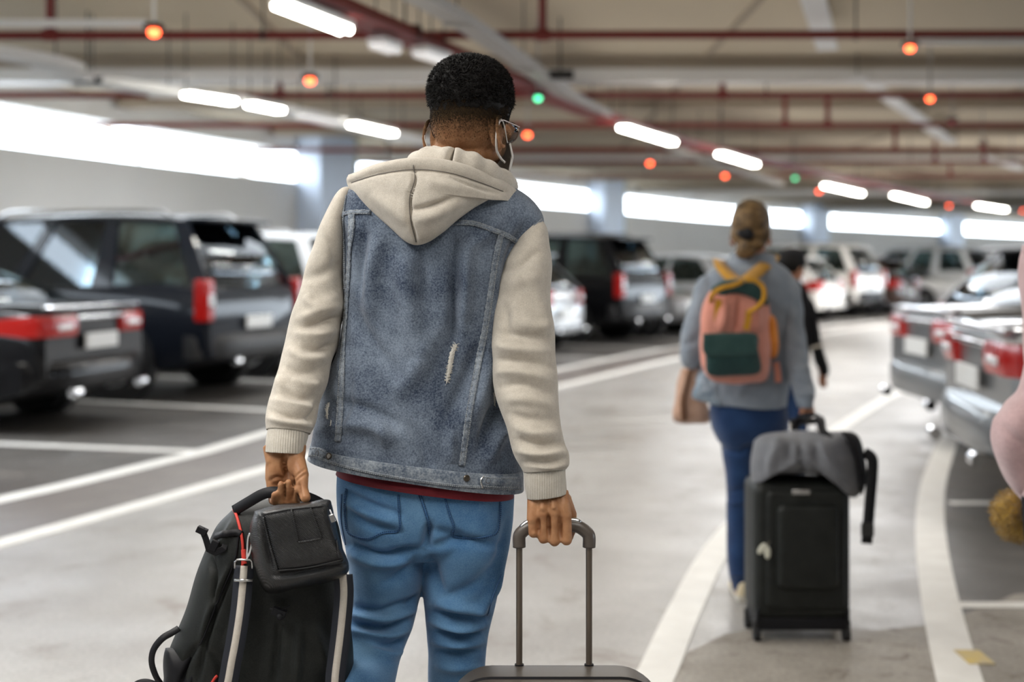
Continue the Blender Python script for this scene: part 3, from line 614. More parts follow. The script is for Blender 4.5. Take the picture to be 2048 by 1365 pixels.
def seam(parent, bvh, pts, w, m, name='seam', stitch=None, pucker=0, t=.0016):
    h = onto(bvh, pts); b = MB()
    if len(h) < 3: print('SEAM MISS', name, pts[0]); return None
    ws = [w*(1+.12*math.sin(i*2.1)) if pucker else w for i in range(len(h))]
    b.ribbon([p+n*(pucker*max(0, math.sin(i*1.7)) if pucker else 0) for i, (p, n) in enumerate(h)], [n for _, n in h], ws, t); o = b.build(name, m, parent, ang=0)
    if stitch:
        b = MB(); T = [(h[min(i+1, len(h)-1)][0]-h[max(i-1, 0)][0]).normalized() for i in range(len(h))]
        for sd in (-1, 1):
            q = [p+T[i].cross(n)*sd*w*.36+n*(t+.0006) for i, (p, n) in enumerate(h)]
            for i in range(0, len(q)-1): b.tube([q[i], q[i].lerp(q[i+1], .62)], .0007, 5)
        b.build('stitching', stitch, o, ang=0)
    return o
def puff(outline, center, Yf, tf, tb, nr=22, pw=2.0, per=10, folds=(), wr=0, sc=12, seed=3):
    """closed cushion with the outline given on the photograph, real depth: Yf(px,py) middle distance, tf near and tb far thickness"""
    o = cr(outline+[outline[0]], per)[:-1]; n = len(o); c = np.array(center, float); vs = []; fs = []
    for side in (1, -1):
        for i in range(nr+1 if side == 1 else nr):
            r = math.sin(math.pi/2*i/nr) if side == 1 else math.sin(math.pi/2*i/nr)
            if i == 0: continue
            for k in range(n):
                q = c+(o[k]-c)*r; h = (1-r**pw)**(1/2) if pw > 2 else math.sqrt(max(0, 1-r*r)); vs.append((q[0], q[1], -tf*h if side == 1 else tb*h))
    m1 = nr; m2 = nr-1; idx0 = len(vs); vs.append((c[0], c[1], -tf)); vs.append((c[0], c[1], tb))
    for i in range(m1-1):
        for k in range(n): fs.append((i*n+k, i*n+(k+1) % n, (i+1)*n+(k+1) % n, (i+1)*n+k))
    b0 = m1*n
    for i in range(m2-1):
        for k in range(n): fs.append((b0+i*n+k, b0+(i+1)*n+k, b0+(i+1)*n+(k+1) % n, b0+i*n+(k+1) % n))
    for k in range(n):
        fs.append((idx0, (k+1) % n, k)); fs.append((idx0+1, b0+k, b0+(k+1) % n)); fs.append(((m1-1)*n+k, (m1-1)*n+(k+1) % n, b0+(m2-1)*n+(k+1) % n, b0+(m2-1)*n+k))
    v = np.array([list(P(x, y, Yf(x, y)+d)) for (x, y, d) in vs])
    me = bpy.data.meshes.new('t'); me.from_pydata([tuple(x) for x in v], [], fs); bm = bmesh.new(); bm.from_mesh(me); bmesh.ops.recalc_face_normals(bm, faces=bm.faces); bm.to_mesh(me); bm.free()
    nn = np.empty(len(v)*3, np.float32); me.vertices.foreach_get('normal', nn); nn = nn.reshape(-1, 3).astype(float); fs = [tuple(p.vertices) for p in me.polygons]; bpy.data.meshes.remove(me)
    if wr: v = v+nn*wob(v, sc, wr*.001, seed)[:, None]
    v = fold(v, nn, folds); b = MB(); b.v = [tuple(x) for x in v]; b.f = fs; return b
def bv(b): return BVHTree.FromPolygons([Vector(x) for x in b.v], b.f)
def fabric(name, c1, c2, s1, s2, rough=.9, amt=.5, bs=900, bstr=.35, wave=None, sheen=.2, c3=None):
    m = bpy.data.materials.new(name); m.use_nodes = True; nt = m.node_tree; N = nt.nodes; L = nt.links; b = N['Principled BSDF']; b.inputs['Roughness'].default_value = rough; b.inputs['Sheen Weight'].default_value = sheen; b.inputs['Specular IOR Level'].default_value = .25
    tc = N.new('ShaderNodeTexCoord'); mp = N.new('ShaderNodeMapping'); L.new(tc.outputs['Object'], mp.inputs[0])
    def nz(s, d, rg=.6): t = N.new('ShaderNodeTexNoise'); t.inputs['Scale'].default_value = s; t.inputs['Detail'].default_value = d; t.inputs['Roughness'].default_value = rg; L.new(mp.outputs[0], t.inputs[0]); return t.outputs['Fac']
    a = nz(s1, 3); c = nz(s2, 4); md = N.new('ShaderNodeMath'); md.operation = 'MULTIPLY_ADD'; L.new(a, md.inputs[0]); md.inputs[1].default_value = amt; 
    m3 = N.new('ShaderNodeMath'); m3.operation = 'MULTIPLY'; L.new(c, m3.inputs[0]); m3.inputs[1].default_value = 1-amt; L.new(m3.outputs[0], md.inputs[2])
    r = N.new('ShaderNodeMapRange'); r.inputs[1].default_value = .36; r.inputs[2].default_value = .64; L.new(md.outputs[0], r.inputs[0])
    x = N.new('ShaderNodeMix'); x.data_type = 'RGBA'; x.inputs[6].default_value = (*c1, 1); x.inputs[7].default_value = (*c2, 1); L.new(r.outputs[0], x.inputs[0]); L.new(x.outputs[2], b.inputs['Base Color'])
    u = N.new('ShaderNodeBump'); u.inputs['Strength'].default_value = bstr; u.inputs['Distance'].default_value = .0015; L.new(nz(bs, 2), u.inputs['Height']); L.new(u.outputs[0], b.inputs['Normal'])
    if wave:
        w = N.new('ShaderNodeTexWave'); w.wave_type = 'BANDS'; w.bands_direction = wave[0]; w.inputs['Scale'].default_value = wave[1]; L.new(tc.outputs['Object'], w.inputs[0]); u2 = N.new('ShaderNodeBump'); u2.inputs['Strength'].default_value = wave[2]; u2.inputs['Distance'].default_value = .002; L.new(w.outputs['Fac'], u2.inputs['Height']); L.new(u.outputs[0], u2.inputs['Normal']); L.new(u2.outputs[0], b.inputs['Normal'])
    return m
M.update(denim=fabric('washed blue denim', (.026, .040, .074), (.215, .262, .33), 300, 11, amt=.5), denimL=fabric('faded denim edge', (.07, .095, .14), (.33, .37, .41), 260, 40),
    knit=fabric('heather grey fleece', (.44, .395, .335), (.60, .55, .475), 520, 60, amt=.6, bs=1200), rib=fabric('ribbed grey cuff', (.47, .43, .365), (.60, .56, .49), 520, 60, wave=('X', 70, .5)),
    seamk=mat('grey seam thread', (.16, .145, .13), .9), jeans=fabric('mid blue stretch jeans', (.048, .140, .300), (.140, .285, .465), 420, 9, amt=.4, bs=1500), jeansd=fabric('jeans seam', (.03, .10, .25), (.08, .19, .37), 300, 60),
    red=M['red'], maroon=fabric('maroon jersey', (.16, .012, .02), (.20, .02, .028), 500, 40), thread=mat('pale stitching thread', (.36, .38, .40), .8), bluethread=mat('blue stitching thread', (.02, .07, .17), .8),
    fray=mat('frayed white threads', (.62, .60, .55), .9), brass=mat('dull brass button', (.12, .10, .08), .35, metal=.9), hair=mat('black hair', (.0045, .0035, .003), .7, spec=.25), maskm=mat('white cloth mask', (.72, .68, .64), .85),
    nylon=fabric('black nylon', (.007, .008, .0075), (.018, .020, .018), 400, 20, rough=.5, bs=900, bstr=.3, sheen=0), nylonD=mat('black webbing', (.004, .004, .006), .6, spec=.3), leather=fabric('black woven leather', (.005, .005, .0055), (.012, .012, .013), 300, 60, rough=.27, bs=500, bstr=.5, wave=('DIAGONAL', 190, .35), sheen=0),
    redpipe=mat('red piping', (.62, .045, .03), .5), cream=fabric('cream webbing', (.52, .47, .41), (.62, .57, .50), 500, 60), case=mat('brown grey case', (.070, .058, .046), .42, n1=(6, .5, (.082, .068, .054)), bump=(500, .15, .001)), bronze=mat('bronze handle tube', (.19, .155, .125), .3, metal=.7), hgrip=mat('brown handle grip', (.10, .082, .07), .35), sole=mat('pale rubber sole', (.55, .52, .45), .7), shoe=mat('white trainer', (.6, .6, .58), .6))
def skin_mat(name, base, dark, hz0, hz1, H, fwd, rt, beard=True):
    m = bpy.data.materials.new(name); m.use_nodes = True; nt = m.node_tree; N = nt.nodes; L = nt.links; b = N['Principled BSDF']; b.inputs['Roughness'].default_value = .48; b.inputs['Subsurface Weight'].default_value = .12; b.inputs['Subsurface Radius'].default_value = (.012, .005, .003); b.inputs['Subsurface Scale'].default_value = .4
    tc = N.new('ShaderNodeTexCoord')
    def nz(s, d=4): t = N.new('ShaderNodeTexNoise'); t.inputs['Scale'].default_value = s; t.inputs['Detail'].default_value = d; L.new(tc.outputs['Object'], t.inputs[0]); return t.outputs['Fac']
    def mr(x, a, c, lo=0, hi=1): r = N.new('ShaderNodeMapRange'); r.inputs[1].default_value = a; r.inputs[2].default_value = c; r.inputs[3].default_value = lo; r.inputs[4].default_value = hi; L.new(x, r.inputs[0]); return r.outputs[0]
    def mth(op, a, c):
        n = N.new('ShaderNodeMath'); n.operation = op
        for i, q in enumerate((a, c)):
            if isinstance(q, (int, float)): n.inputs[i].default_value = q
            else: L.new(q, n.inputs[i])
        return n.outputs[0]
    x = N.new('ShaderNodeMix'); x.data_type = 'RGBA'; x.inputs[6].default_value = (*base, 1); x.inputs[7].default_value = (base[0]*.72, base[1]*.62, base[2]*.55, 1); L.new(mr(nz(45), .35, .7), x.inputs[0])
    def dot(vec):
        s = N.new('ShaderNodeVectorMath'); s.operation = 'SUBTRACT'; L.new(tc.outputs['Object'], s.inputs[0]); s.inputs[1].default_value = tuple(H)
        d = N.new('ShaderNodeVectorMath'); d.operation = 'DOT_PRODUCT'; L.new(s.outputs[0], d.inputs[0]); d.inputs[1].default_value = tuple(vec); return d.outputs['Value']
    if H is not None:
        f = dot(fwd); z = dot((0, 0, 1)); zn = mth('ADD', z, mr(nz(260, 3), .2, .8, -.014, .014))
        fade = mth('MULTIPLY', mr(zn, hz0, hz1), mr(f, .055, .035))
        if beard: fade = mth('MAXIMUM', fade, mth('MULTIPLY', mth('MULTIPLY', mr(f, -.002, .02), mr(zn, -.045, -.065)), mr(zn, -.20, -.14, 0, .8)))
        y = N.new('ShaderNodeMix'); y.data_type = 'RGBA'; L.new(fade, y.inputs[0]); L.new(x.outputs[2], y.inputs[6]); y.inputs[7].default_value = (*dark, 1); L.new(y.outputs[2], b.inputs['Base Color']); L.new(mr(fade, 0, 1, .48, .95), b.inputs['Roughness']); L.new(mr(fade, 0, 1, .4, .04), b.inputs['Specular IOR Level']); L.new(mr(fade, 0, 1, .12, .0), b.inputs['Subsurface Weight'])
    else: L.new(x.outputs[2], b.inputs['Base Color'])
    u = N.new('ShaderNodeBump'); u.inputs['Strength'].default_value = .35; u.inputs['Distance'].default_value = .001; L.new(nz(380, 3), u.inputs['Height']); L.new(u.outputs[0], b.inputs['Normal'])
    return m
def head_parts(b, H, fw, rt, s=1.0, neck=None, male=True):
    """skull, jaw, face, ears and neck as overlapping solids in head axes (right, forward, up)"""
    up = Vector((0, 0, 1)); Mx = Matrix((rt, fw, up)).transposed()
    def q(r, f, u): return H+(rt*r+fw*f+up*u)*s
    def E(c, r, M2=None): b.ball(q(*c), Vector(r)*s, 28, Mx if M2 is None else Mx@M2)
    E((0, 0, 0), (.0765, .097, .088)); E((0, -.024, -.035), (.070, .072, .072)); E((0, .035, .01), (.064, .060, .070)); E((0, .045, -.05), (.054, .046, .075)); E((0, .035, -.095), (.048, .052, .040)); E((0, .072, -.125), (.024, .020, .018))
    for sd in (-1, 1):
        E((sd*.034, .070, -.055), (.024, .020, .022)); E((sd*.045, .02, -.09), (.018, .042, .026), Matrix.Rotation(R(20), 3, 'X')); E((sd*.030, .086, -.005), (.022, .010, .008))
        E((sd*.026, .080, -.024), (.013, .012, .012))
        A = Matrix.Rotation(R(-24*sd), 3, 'Z'); E((sd*.072, -.026, -.066), (.007, .017, .028), A); 
        pts = [q(sd*(.077+.009*abs(math.sin(t*.5))), -.026-.018*math.sin(t), -.062+.030*math.cos(t)) for t in np.linspace(-.4, 3.6, 14)]; b.tube(pts, .0042*s, 8)
        E((sd*.074, -.018, -.092), (.006, .008, .010))
    b.tube([q(0, .088, -.02), q(0, .104, -.055), q(0, .098, -.068)], [.007*s, .012*s, .011*s], 12); E((.011, .094, -.066), (.008, .010, .007)); E((-.011, .094, -.066), (.008, .010, .007))
    E((0, .088, -.090), (.022, .010, .006)); E((0, .085, -.100), (.019, .010, .006))
    return q, Mx
M['leather'].node_tree.nodes['Principled BSDF'].inputs['Specular IOR Level'].default_value = .55
# ================================================================== the man in the denim jacket
man = thing('person', 'man seen from behind in grey hoodie under sleeveless look denim jacket and blue jeans', 'person', (-.09, 2.6, 0))
HM = P(941, 208, 2.60); TH = R(26); FWm = Vector((math.sin(TH), math.cos(TH), 0)); RTm = Vector((math.cos(TH), -math.sin(TH), 0))
b = MB(); q, Mx = head_parts(b, HM, FWm, RTm, 1.0)
# neck, trunk, arms, legs
b.tube([q(0, -.012, -.05), P(925, 300, 2.60), P(915, 345, 2.61), P(905, 380, 2.62)], [.056, .058, .064, .08], 24)
b.tube([P(900, 360, 2.62), P(890, 460, 2.62), P(860, 700, 2.62), P(855, 900, 2.63), P(852, 1040, 2.64)], [.07, .09, .09, .09, .09], 20)
Lsh, Lel, Lwr = P(728, 420, 2.62), P(640, 655, 2.60), P(572, 890, 2.44)
Rsh, Rel, Rwr = P(1050, 465, 2.60), P(1046, 720, 2.53), P(1093, 975, 2.46)
b.tube([P(880, 400, 2.62), P(745, 440, 2.62), P(688, 480, 2.61), P(654, 545, 2.60), P(633, 655, 2.585), P(595, 780, 2.51), Lwr], [.06, .034, .030, .030, .030, .028, .026], 16); b.tube([P(880, 400, 2.62), P(1005, 475, 2.61), P(1054, 530, 2.575), P(1052, 600, 2.555), P(1047, 720, 2.525), P(1070, 860, 2.48), Rwr], [.06, .034, .030, .030, .030, .028, .028], 16)
Lhip, Lkn, Lan, Lto = P(775, 1060, 2.64), P(745, 1300, 2.62), P(700, 1780, 2.25), P(715, 1980, 2.36)
Rhip, Rkn, Ran, Rto = P(935, 1060, 2.64), P(915, 1340, 2.68), P(920, 1720, 2.76), P(935, 1800, 2.93)
for a, c, d, e in ((Lhip, Lkn, Lan, Lto), (Rhip, Rkn, Ran, Rto)): b.tube([a, c, d], [.06, .04, .033], 18); b.tube([d, e+Vector((0, -.03, .03)), e+Vector((0, .03, .02))], [.035, .034, .02], 14)
# right hand: back of the hand towards us, closed on the bar
def chain(b, pts, rs, n=12):
    pts = [Vector(p) for p in pts]; b.tube(pts, rs, n)
    for p, r in zip(pts, rs): b.ball(p, r*1.04, 12)
Y0 = 2.435
wr = P(1096, 985, 2.455)
mcp = [(1066, 1038), (1086, 1029), (1108, 1026), (1131, 1033)]; pip = [(1067, 1066), (1087, 1077), (1109, 1082), (1133, 1080)]; rr = [.0098, .0104, .0108, .0108]
for k in range(4):
    m0 = P(*mcp[k], Y0-.002+(.004 if k in (0, 3) else 0)); p0 = P(*pip[k], Y0+.002); r = rr[k]
    w0 = wr+Vector(((k-1.5)*.0155, 0, 0))
    b.tube([w0, w0.lerp(m0, .5)+Vector((0, -.004, 0)), m0], [.017, .0145, .0125], 12); b.ball(m0, .0128, 12)
    chain(b, [m0, p0, p0+Vector((0, .024, -.003)), p0+Vector((0, .037, .013)), p0+Vector((0, .034, .022))], [r*1.08, r*1.03, r*.92, r*.86, r*.8])
b.ball(P(1098, 1008, 2.462), (.036, .020, .034), 20); b.ball(P(1100, 1025, 2.462), (.038, .016, .022), 20)
chain(b, [P(1128, 1000, 2.468), P(1140, 1030, 2.480), P(1143, 1058, 2.488), P(1137, 1075, 2.478)], [.015, .0135, .011, .0095])
# tendons
for k in (1, 2): b.tube([wr+Vector(((k-1.5)*.012, -.015, 0)), P(mcp[k][0], mcp[k][1]-8, Y0-.010)], [.0045, .0055], 8)
# left hand: palm towards us, fingers curled up round the loop
wl = P(569, 905, 2.42)
mL = [(543, 958), (557, 972), (573, 978), (589, 976)]; tipL = [(549, 990), (562, 969), (577, 965), (591, 979)]
for k in range(4):
    w0 = wl+Vector(((k-1.5)*.013, .004, 0)); m0 = P(*mL[k], 2.425); p0 = P(mL[k][0]+3, 1001, 2.415); d0 = P((mL[k][0]+tipL[k][0])/2+3, 1004, 2.392); t0 = P(*tipL[k], 2.378)
    b.tube([w0, w0.lerp(m0, .5), m0], [.015, .0145, .0125], 12)
    chain(b, [m0, p0, d0, d0.lerp(t0, .55), t0], [.0118, .0088, .0074, .0070, .0060])
b.ball(P(556, 932, 2.418), (.020, .018, .036), 18, Matrix.Rotation(R(8), 3, 'Y')); b.ball(P(590, 930, 2.410), (.019, .019, .034), 18, Matrix.Rotation(R(-8), 3, 'Y')); b.ball(P(572, 925, 2.425), (.032, .014, .034), 16)
chain(b, [P(592, 915, 2.415), P(603, 950, 2.392), P(605, 978, 2.378), P(611, 996, 2.366)], [.0165, .0138, .0108, .0098])
b.tube([P(548, 890, 2.43), P(553, 925, 2.42)], [.022, .020], 14); b.tube([P(590, 890, 2.43), P(588, 925, 2.42)], [.022, .020], 14)
v, nn, f = remesh(b, .0029, 2)
# creases of palm and knuckles
v = fold(v, nn, [([(571, 912), (567, 930), (573, 950), (585, 958)], -5, 4), ([(540, 962), (552, 955), (570, 958)], -2.5, 3), ([(569, 966), (569, 1000)], -3, 2.5), ([(584, 968), (584, 1000)], -3, 2.5), ([(598, 965), (600, 1000)], -3, 2.5), ([(590, 965), (600, 955), (612, 948)], -1.6, 2), ([(588, 957), (600, 946), (610, 938)], -1.4, 2),
    ([(1077, 1040), (1077, 1065)], -4, 3), ([(1097, 1030), (1098, 1075)], -4, 3), ([(1120, 1036), (1121, 1078)], -4, 3), ([(1085, 1000), (1082, 1025)], 1.5, 4), ([(1104, 995), (1108, 1020)], 2, 4), ([(1124, 1005), (1129, 1030)], 1, 4)])
M['skin_man'] = skin_mat('warm brown skin', (.46, .235, .115), (.026, .017, .009), -.106, -.034, HM-ORG[man.name], FWm, RTm)
body, bvB = from_vf('body', v, f, M['skin_man'], man)
# nails of the curled left fingers
for k in (1, 2):
    h = hit(bvB, tipL[k][0], tipL[k][1]+1)
# ---- hair: thick curly top, and short clipped sides as fine stubble
b = MB(); random.seed(2)
def hshell(r, f_, u): return HM+RTm*r+FWm*f_+Vector((0, 0, u))
def hp(x, y, z):
    k = (abs(x)**2.5+abs(y)**2.5+abs(z)**2.5)**(-1/2.5) if z > 0 else (abs(x)**2.2+abs(y)**2.2+abs(z)**2.2)**(-1/2.2)
    k = lerp(1, k, .6); s_ = lerp(.935, 1.0, min(1, max(0, (z+.30)/.8)))
    return Vector((x*.0795*k*s_, y*(.101+.010*max(0, y))*k*s_, z*(.0925+.006*max(0, y))*k+.004))
nu_, nv_ = 46, 90; vs = []
for i in range(nu_+1):
    a = (math.pi*.60)*i/nu_
    for k in range(nv_):
        t = 2*math.pi*k/nv_; x, y, z = math.sin(a)*math.cos(t), math.sin(a)*math.sin(t), math.cos(a)
        p = hp(x, y, z)
        d = noise.noise(p*75)*.0045+noise.noise(p*190)*.0025; p += Vector((x, y, z))*d; vs.append(hshell(*p))
fs = [(i*nv_+k, i*nv_+(k+1) % nv_, (i+1)*nv_+(k+1) % nv_, (i+1)*nv_+k) for i in range(nu_) for k in range(nv_)]; b.add(vs, fs)
def tuft(b, p, n, L, r, curl):
    t = n.cross(Vector((random.uniform(-1, 1), random.uniform(-1, 1), random.uniform(-1, 1)))).normalized(); s = t.cross(n); q_ = [p, p+n*L*.5+t*L*curl*.25, p+n*L+t*L*curl]; m = len(b.v)
    vs = []
    for i, (c, w) in enumerate(zip(q_, (r, r*.8, r*.15))):
        for k in range(3): a = 2*math.pi*k/3; vs.append(c+(t*math.cos(a)+s*math.sin(a))*w)
    b.add(vs, [(i*3+k, i*3+(k+1) % 3, i*3+3+(k+1) % 3, i*3+3+k) for i in range(2) for k in range(3)])
for i in range(11000):
    a = math.acos(random.uniform(-.38, 1)); t = random.uniform(0, 2*math.pi); x, y, z = math.sin(a)*math.cos(t), math.sin(a)*math.sin(t), math.cos(a)
    p = hp(x, y, z); n = RTm*x+FWm*y+Vector((0, 0, z))
    tuft(b, hshell(*p)-n*.001, n, random.uniform(.004, .0085) if z > -.1 else .003, .0011, random.uniform(.4, 1.3))
b.build('hair', M['hair'], man, ang=0, fix=False)
b = MB(); cnt = 0; M['stub'] = mat('clipped dark hair', (.016, .010, .007), .8, spec=.2)
while cnt < 9000:
    a = math.acos(random.uniform(-.95, -.0)); t = random.uniform(0, 2*math.pi); d = RTm*(math.sin(a)*math.cos(t))+FWm*(math.sin(a)*math.sin(t))+Vector((0, 0, math.cos(a))); cnt += 1
    if d.dot(FWm) > .35: continue
    r_ = bvB.ray_cast(HM+d*.25, -d)
    if r_[0] is None: continue
    z = r_[0].z-HM.z
    if z < -.080 or random.random() > min(1, max(0, (z+.082)/.05)): continue
    if abs((r_[0]-HM).dot(RTm)) > .074 and z < -.02: continue
    tuft(b, r_[0], (d+Vector((0, 0, -.9))).normalized(), .0026, .00045, .3)
b.build('clipped_hair', M['stub'], man, ang=0, fix=False)
# ---- glasses and mask
g = MB(); g.tube([q(.078, -.044, -.052), q(.080, -.034, -.042), q(.077, -.005, -.037), q(.072, .03, -.038), q(.070, .084, -.042)], .0013, 8); g.tube([q(-.078, -.044, -.052), q(-.080, -.034, -.042), q(-.077, -.005, -.037), q(-.070, .084, -.042)], .0013, 8)
for sd in (-1, 1): g.tube([q(sd*(.041+.030*math.cos(t)), .098-.018*abs(math.cos(t))*(1 if math.cos(t) > 0 else .1)-.004, -.052+.022*math.sin(t)) for t in np.linspace(0, 2*math.pi, 25)], .0014, 8)
g.tube([q(-.011, .098, -.044), q(0, .102, -.042), q(.011, .098, -.044)], .0014, 8)
spec = g.build('glasses', mat('thin dark spectacle wire', (.25, .17, .13), .3, metal=.8), man)
g = MB()
for sd in (-1, 1):
    n_ = 24; ring = [q(sd*(.041+.029*math.cos(t)), .097-.018*abs(math.cos(t))*(1 if math.cos(t) > 0 else .1)-.004, -.052+.021*math.sin(t)) for t in np.linspace(0, 2*math.pi, n_, endpoint=False)]; g.prism(ring, FWm*.0018)
g.build('lens', M['clear'], spec, ang=0)
g = MB(); vs = []; nA, nB = 22, 14
for i in range(nA+1):
    a = R(-78+156*i/nA)
    for k in range(nB+1):
        w = k/nB; u = -.070-.074*w; rad = .068*(1-.18*abs(w-.45)); ff = .036+(.062+.012*math.sin(w*math.pi))*math.cos(a)*1.0; vs.append(q(math.sin(a)*rad*1.03, ff, u+.012*(1-math.cos(a))*(1 if w < .5 else -1)*(-1)))
g.add(vs, [(i*(nB+1)+k, i*(nB+1)+k+1, (i+1)*(nB+1)+k+1, (i+1)*(nB+1)+k) for i in range(nA) for k in range(nB)])
mo = g.build('face_mask', M['maskm'], man, ang=0); s_ = mo.modifiers.new('s', 'SOLIDIFY'); s_.thickness = .002; s_.offset = 1
for sd in (-1, 1):
    g = MB(); pts = vcr([q(sd*.060, .046, -.078), q(sd*.068, .018, -.052), q(sd*.074, -.006, -.038), q(sd*.078, -.030, -.046), q(sd*.081, -.044, -.070), q(sd*.074, -.030, -.098), q(sd*.066, .004, -.112), q(sd*.058, .040, -.118)], 6)
    g.ribbon(pts, [(p-HM-Vector((0, 0, -.06))).normalized() for p in pts], .0048, .0015); g.build('ear_loop', M['maskm'], mo, ang=0)

# ---- denim jacket
rowsT = [(862, 325, 975, 345, 2.60, .05, .05), (800, 345, 1022, 372, 2.60, .075, .075), (735, 362, 1062, 400, 2.605, .092, .09), (703, 374, 1084, 432, 2.61, .105, .10), (686, 400, 1083, 462, 2.615, .112, .11), (683, 440, 1062, 500, 2.62, .118, .115),
    (686, 520, 1046, 560, 2.62, .122, .12), (687, 600, 1034, 640, 2.62, .120, .12), (681, 680, 1026, 715, 2.62, .118, .12), (657, 752, 1026, 785, 2.62, .122, .125), (638, 822, 1034, 858, 2.62, .128, .13), (628, 870, 1040, 915, 2.62, .130, .13), (624, 892, 1043, 946, 2.62, .130, .13)]
FT = [([(815, 505), (812, 560), (825, 640), (835, 720)], 7, 22), ([(848, 510), (845, 560), (852, 620)], -5, 9), ([(905, 470), (910, 560), (908, 640), (905, 690)], -8, 9), ([(935, 470), (928, 560), (925, 650)], 6, 15), ([(760, 470), (745, 540), (742, 640)], 5, 16), ([(730, 455), (722, 520), (720, 600)], -4, 9),
    ([(880, 640), (840, 730), (790, 790)], 4, 18), ([(700, 600), (745, 690), (800, 760)], -3.5, 14), ([(960, 690), (930, 760), (900, 830)], -4, 12), ([(985, 700), (960, 790), (930, 860)], 5, 16), ([(640, 860), (720, 850), (800, 880)], 4, 14), ([(650, 800), (720, 815), (800, 850)], -3, 11),
    ([(1030, 780), (985, 830), (960, 900)], -6, 11), ([(1035, 850), (1000, 870), (975, 930)], 5, 12), ([(820, 850), (850, 900), (860, 945)], -3, 10), ([(760, 840), (775, 900)], 3, 10), ([(900, 860), (905, 930)], 3.5, 10), ([(700, 740), (690, 820), (680, 880)], -3, 9),
    ([(1000, 430), (970, 470), (930, 500)], 4, 14), ([(1050, 450), (1020, 520), (1010, 600)], -4, 10), ([(690, 420), (710, 470), (715, 540)], 3, 10)]
FT = [(a_, h_*1.5, w_*1.1) for a_, h_, w_ in FT]
jk, bvJ = cloth('denim_jacket', rowsT, M['denim'], man, FT, nu=16, nv=220, p=2.5, wr=(5, 9), seed=4, st=(1, 1, .45))
rowsH = [(623, 886, 1044, 940, 2.62, .134, .134), (621, 896, 1046, 952, 2.62, .136, .136), (619, 908, 1047, 968, 2.62, .136, .136), (617, 915, 1048, 980, 2.62, .134, .134)]
hb, bvH = cloth('waistband', rowsH, M['denimL'], jk, [], nu=8, nv=220, p=2.5, wr=(3, 12), seed=5)
seam(jk, bvH, [(626, 893), (700, 912), (800, 930), (900, 943), (1000, 948), (1040, 948)], .008, M['denimL'], 'waist_seam', M['thread'], pucker=.0018)
seam(jk, bvH, [(622, 911), (700, 936), (800, 956), (900, 970), (1000, 977), (1042, 979)], .004, M['denimL'], 'hem_edge', M['thread'], pucker=.0006)
seam(jk, bvJ, [(704, 428), (702, 480), (697, 560), (692, 640), (686, 720), (681, 800), (676, 884)], .0135, M['denimL'], 'panel_seam', M['thread'], pucker=.0016)
seam(jk, bvJ, [(1001, 468), (990, 520), (980, 590), (969, 660), (955, 740), (940, 820), (930, 880), (923, 932)], .0135, M['denimL'], 'panel_seam', M['thread'], pucker=.0016)
seam(jk, bvJ, [(684, 430), (700, 426), (722, 424), (742, 425)], .009, M['denimL'], 'yoke_seam', M['thread'], pucker=.0016)
seam(jk, bvJ, [(905, 446), (945, 447), (985, 460), (1012, 470), (1040, 488)], .010, M['denimL'], 'yoke_seam', M['thread'], pucker=.0018)
seam(jk, bvJ, [(1082, 440), (1064, 456), (1048, 474), (1036, 492), (1022, 520)], .006, M['denimL'], 'armhole_seam', M['thread'], pucker=.0008)
seam(jk, bvJ, [(693, 392), (688, 430), (690, 500), (691, 580)], .005, M['denimL'], 'armhole_seam', M['thread'], pucker=.0008)
# rips
def rip(pts, w, par=jk, bvh=bvJ):
    h = onto(bvh, pts, 3, .0012); b = MB(); random.seed(int(pts[0][0]))
    if len(h) < 3: return
    n = len(h); b.ribbon([p for p, _ in h], [n_ for _, n_ in h], [w*(.12+.62*math.sin(math.pi*((i+1)/(n+1))**.7)*(1+.25*math.sin(i*2.3))) for i in range(n)], .0006)
    for i in range(n*4):
        p, nm = h[random.randrange(n)]; a = Vector((random.uniform(-1, 1), 0, random.uniform(-.9, .9)))*w*.55; b.tube([p-a+nm*.0005, p+nm*.0015, p+a+nm*.0005], .00045, 4)
    b.build('frayed_rip', M['fray'], par, ang=0)
rip([(913, 690), (905, 705), (902, 720), (899, 738), (893, 766)], .013); rip([(658, 808), (655, 822), (656, 838)], .009); rip([(987, 786), (988, 800), (989, 812)], .005); rip([(663, 842), (662, 852)], .003)
# buttons and side tabs
def button(px, py, r, bvh, par, m='brass', name='button'):
    h = hit(bvh, px, py)
    if not h: return
    p, n = h; b = MB(); Z = n; X = Z.cross(Vector((0, 0, 1))).normalized(); Yv = Z.cross(X); Mz = Matrix((X, Yv, Z)).transposed()
    b.lathe([(r*.9, .0), (r, .001), (r, .003), (r*.75, .0042), (r*.7, .0034), (r*.2, .0034)], p, 'z', 20, Mz); b.build(name, M[m], par)
seam(jk, bvH, [(622, 905), (634, 905), (644, 908), (650, 912)], .020, M['denimL'], 'side_tab', M['thread'], t=.003)
seam(jk, bvH, [(962, 963), (985, 965), (1010, 966), (1036, 966)], .024, M['denimL'], 'side_tab', M['thread'], t=.003)
button(637, 908, .0065, bvH, jk); button(659, 913, .0065, bvH, jk); button(933, 957, .0065, bvH, jk); button(975, 962, .0065, bvH, jk)
b = MB(); h = onto(bvH, [(966, 953), (960, 962), (964, 976)], 3, .004)
if len(h) > 2: b.tube([p for p, _ in h], .0016, 6); b.build('tab_buckle', M['silver'], jk)
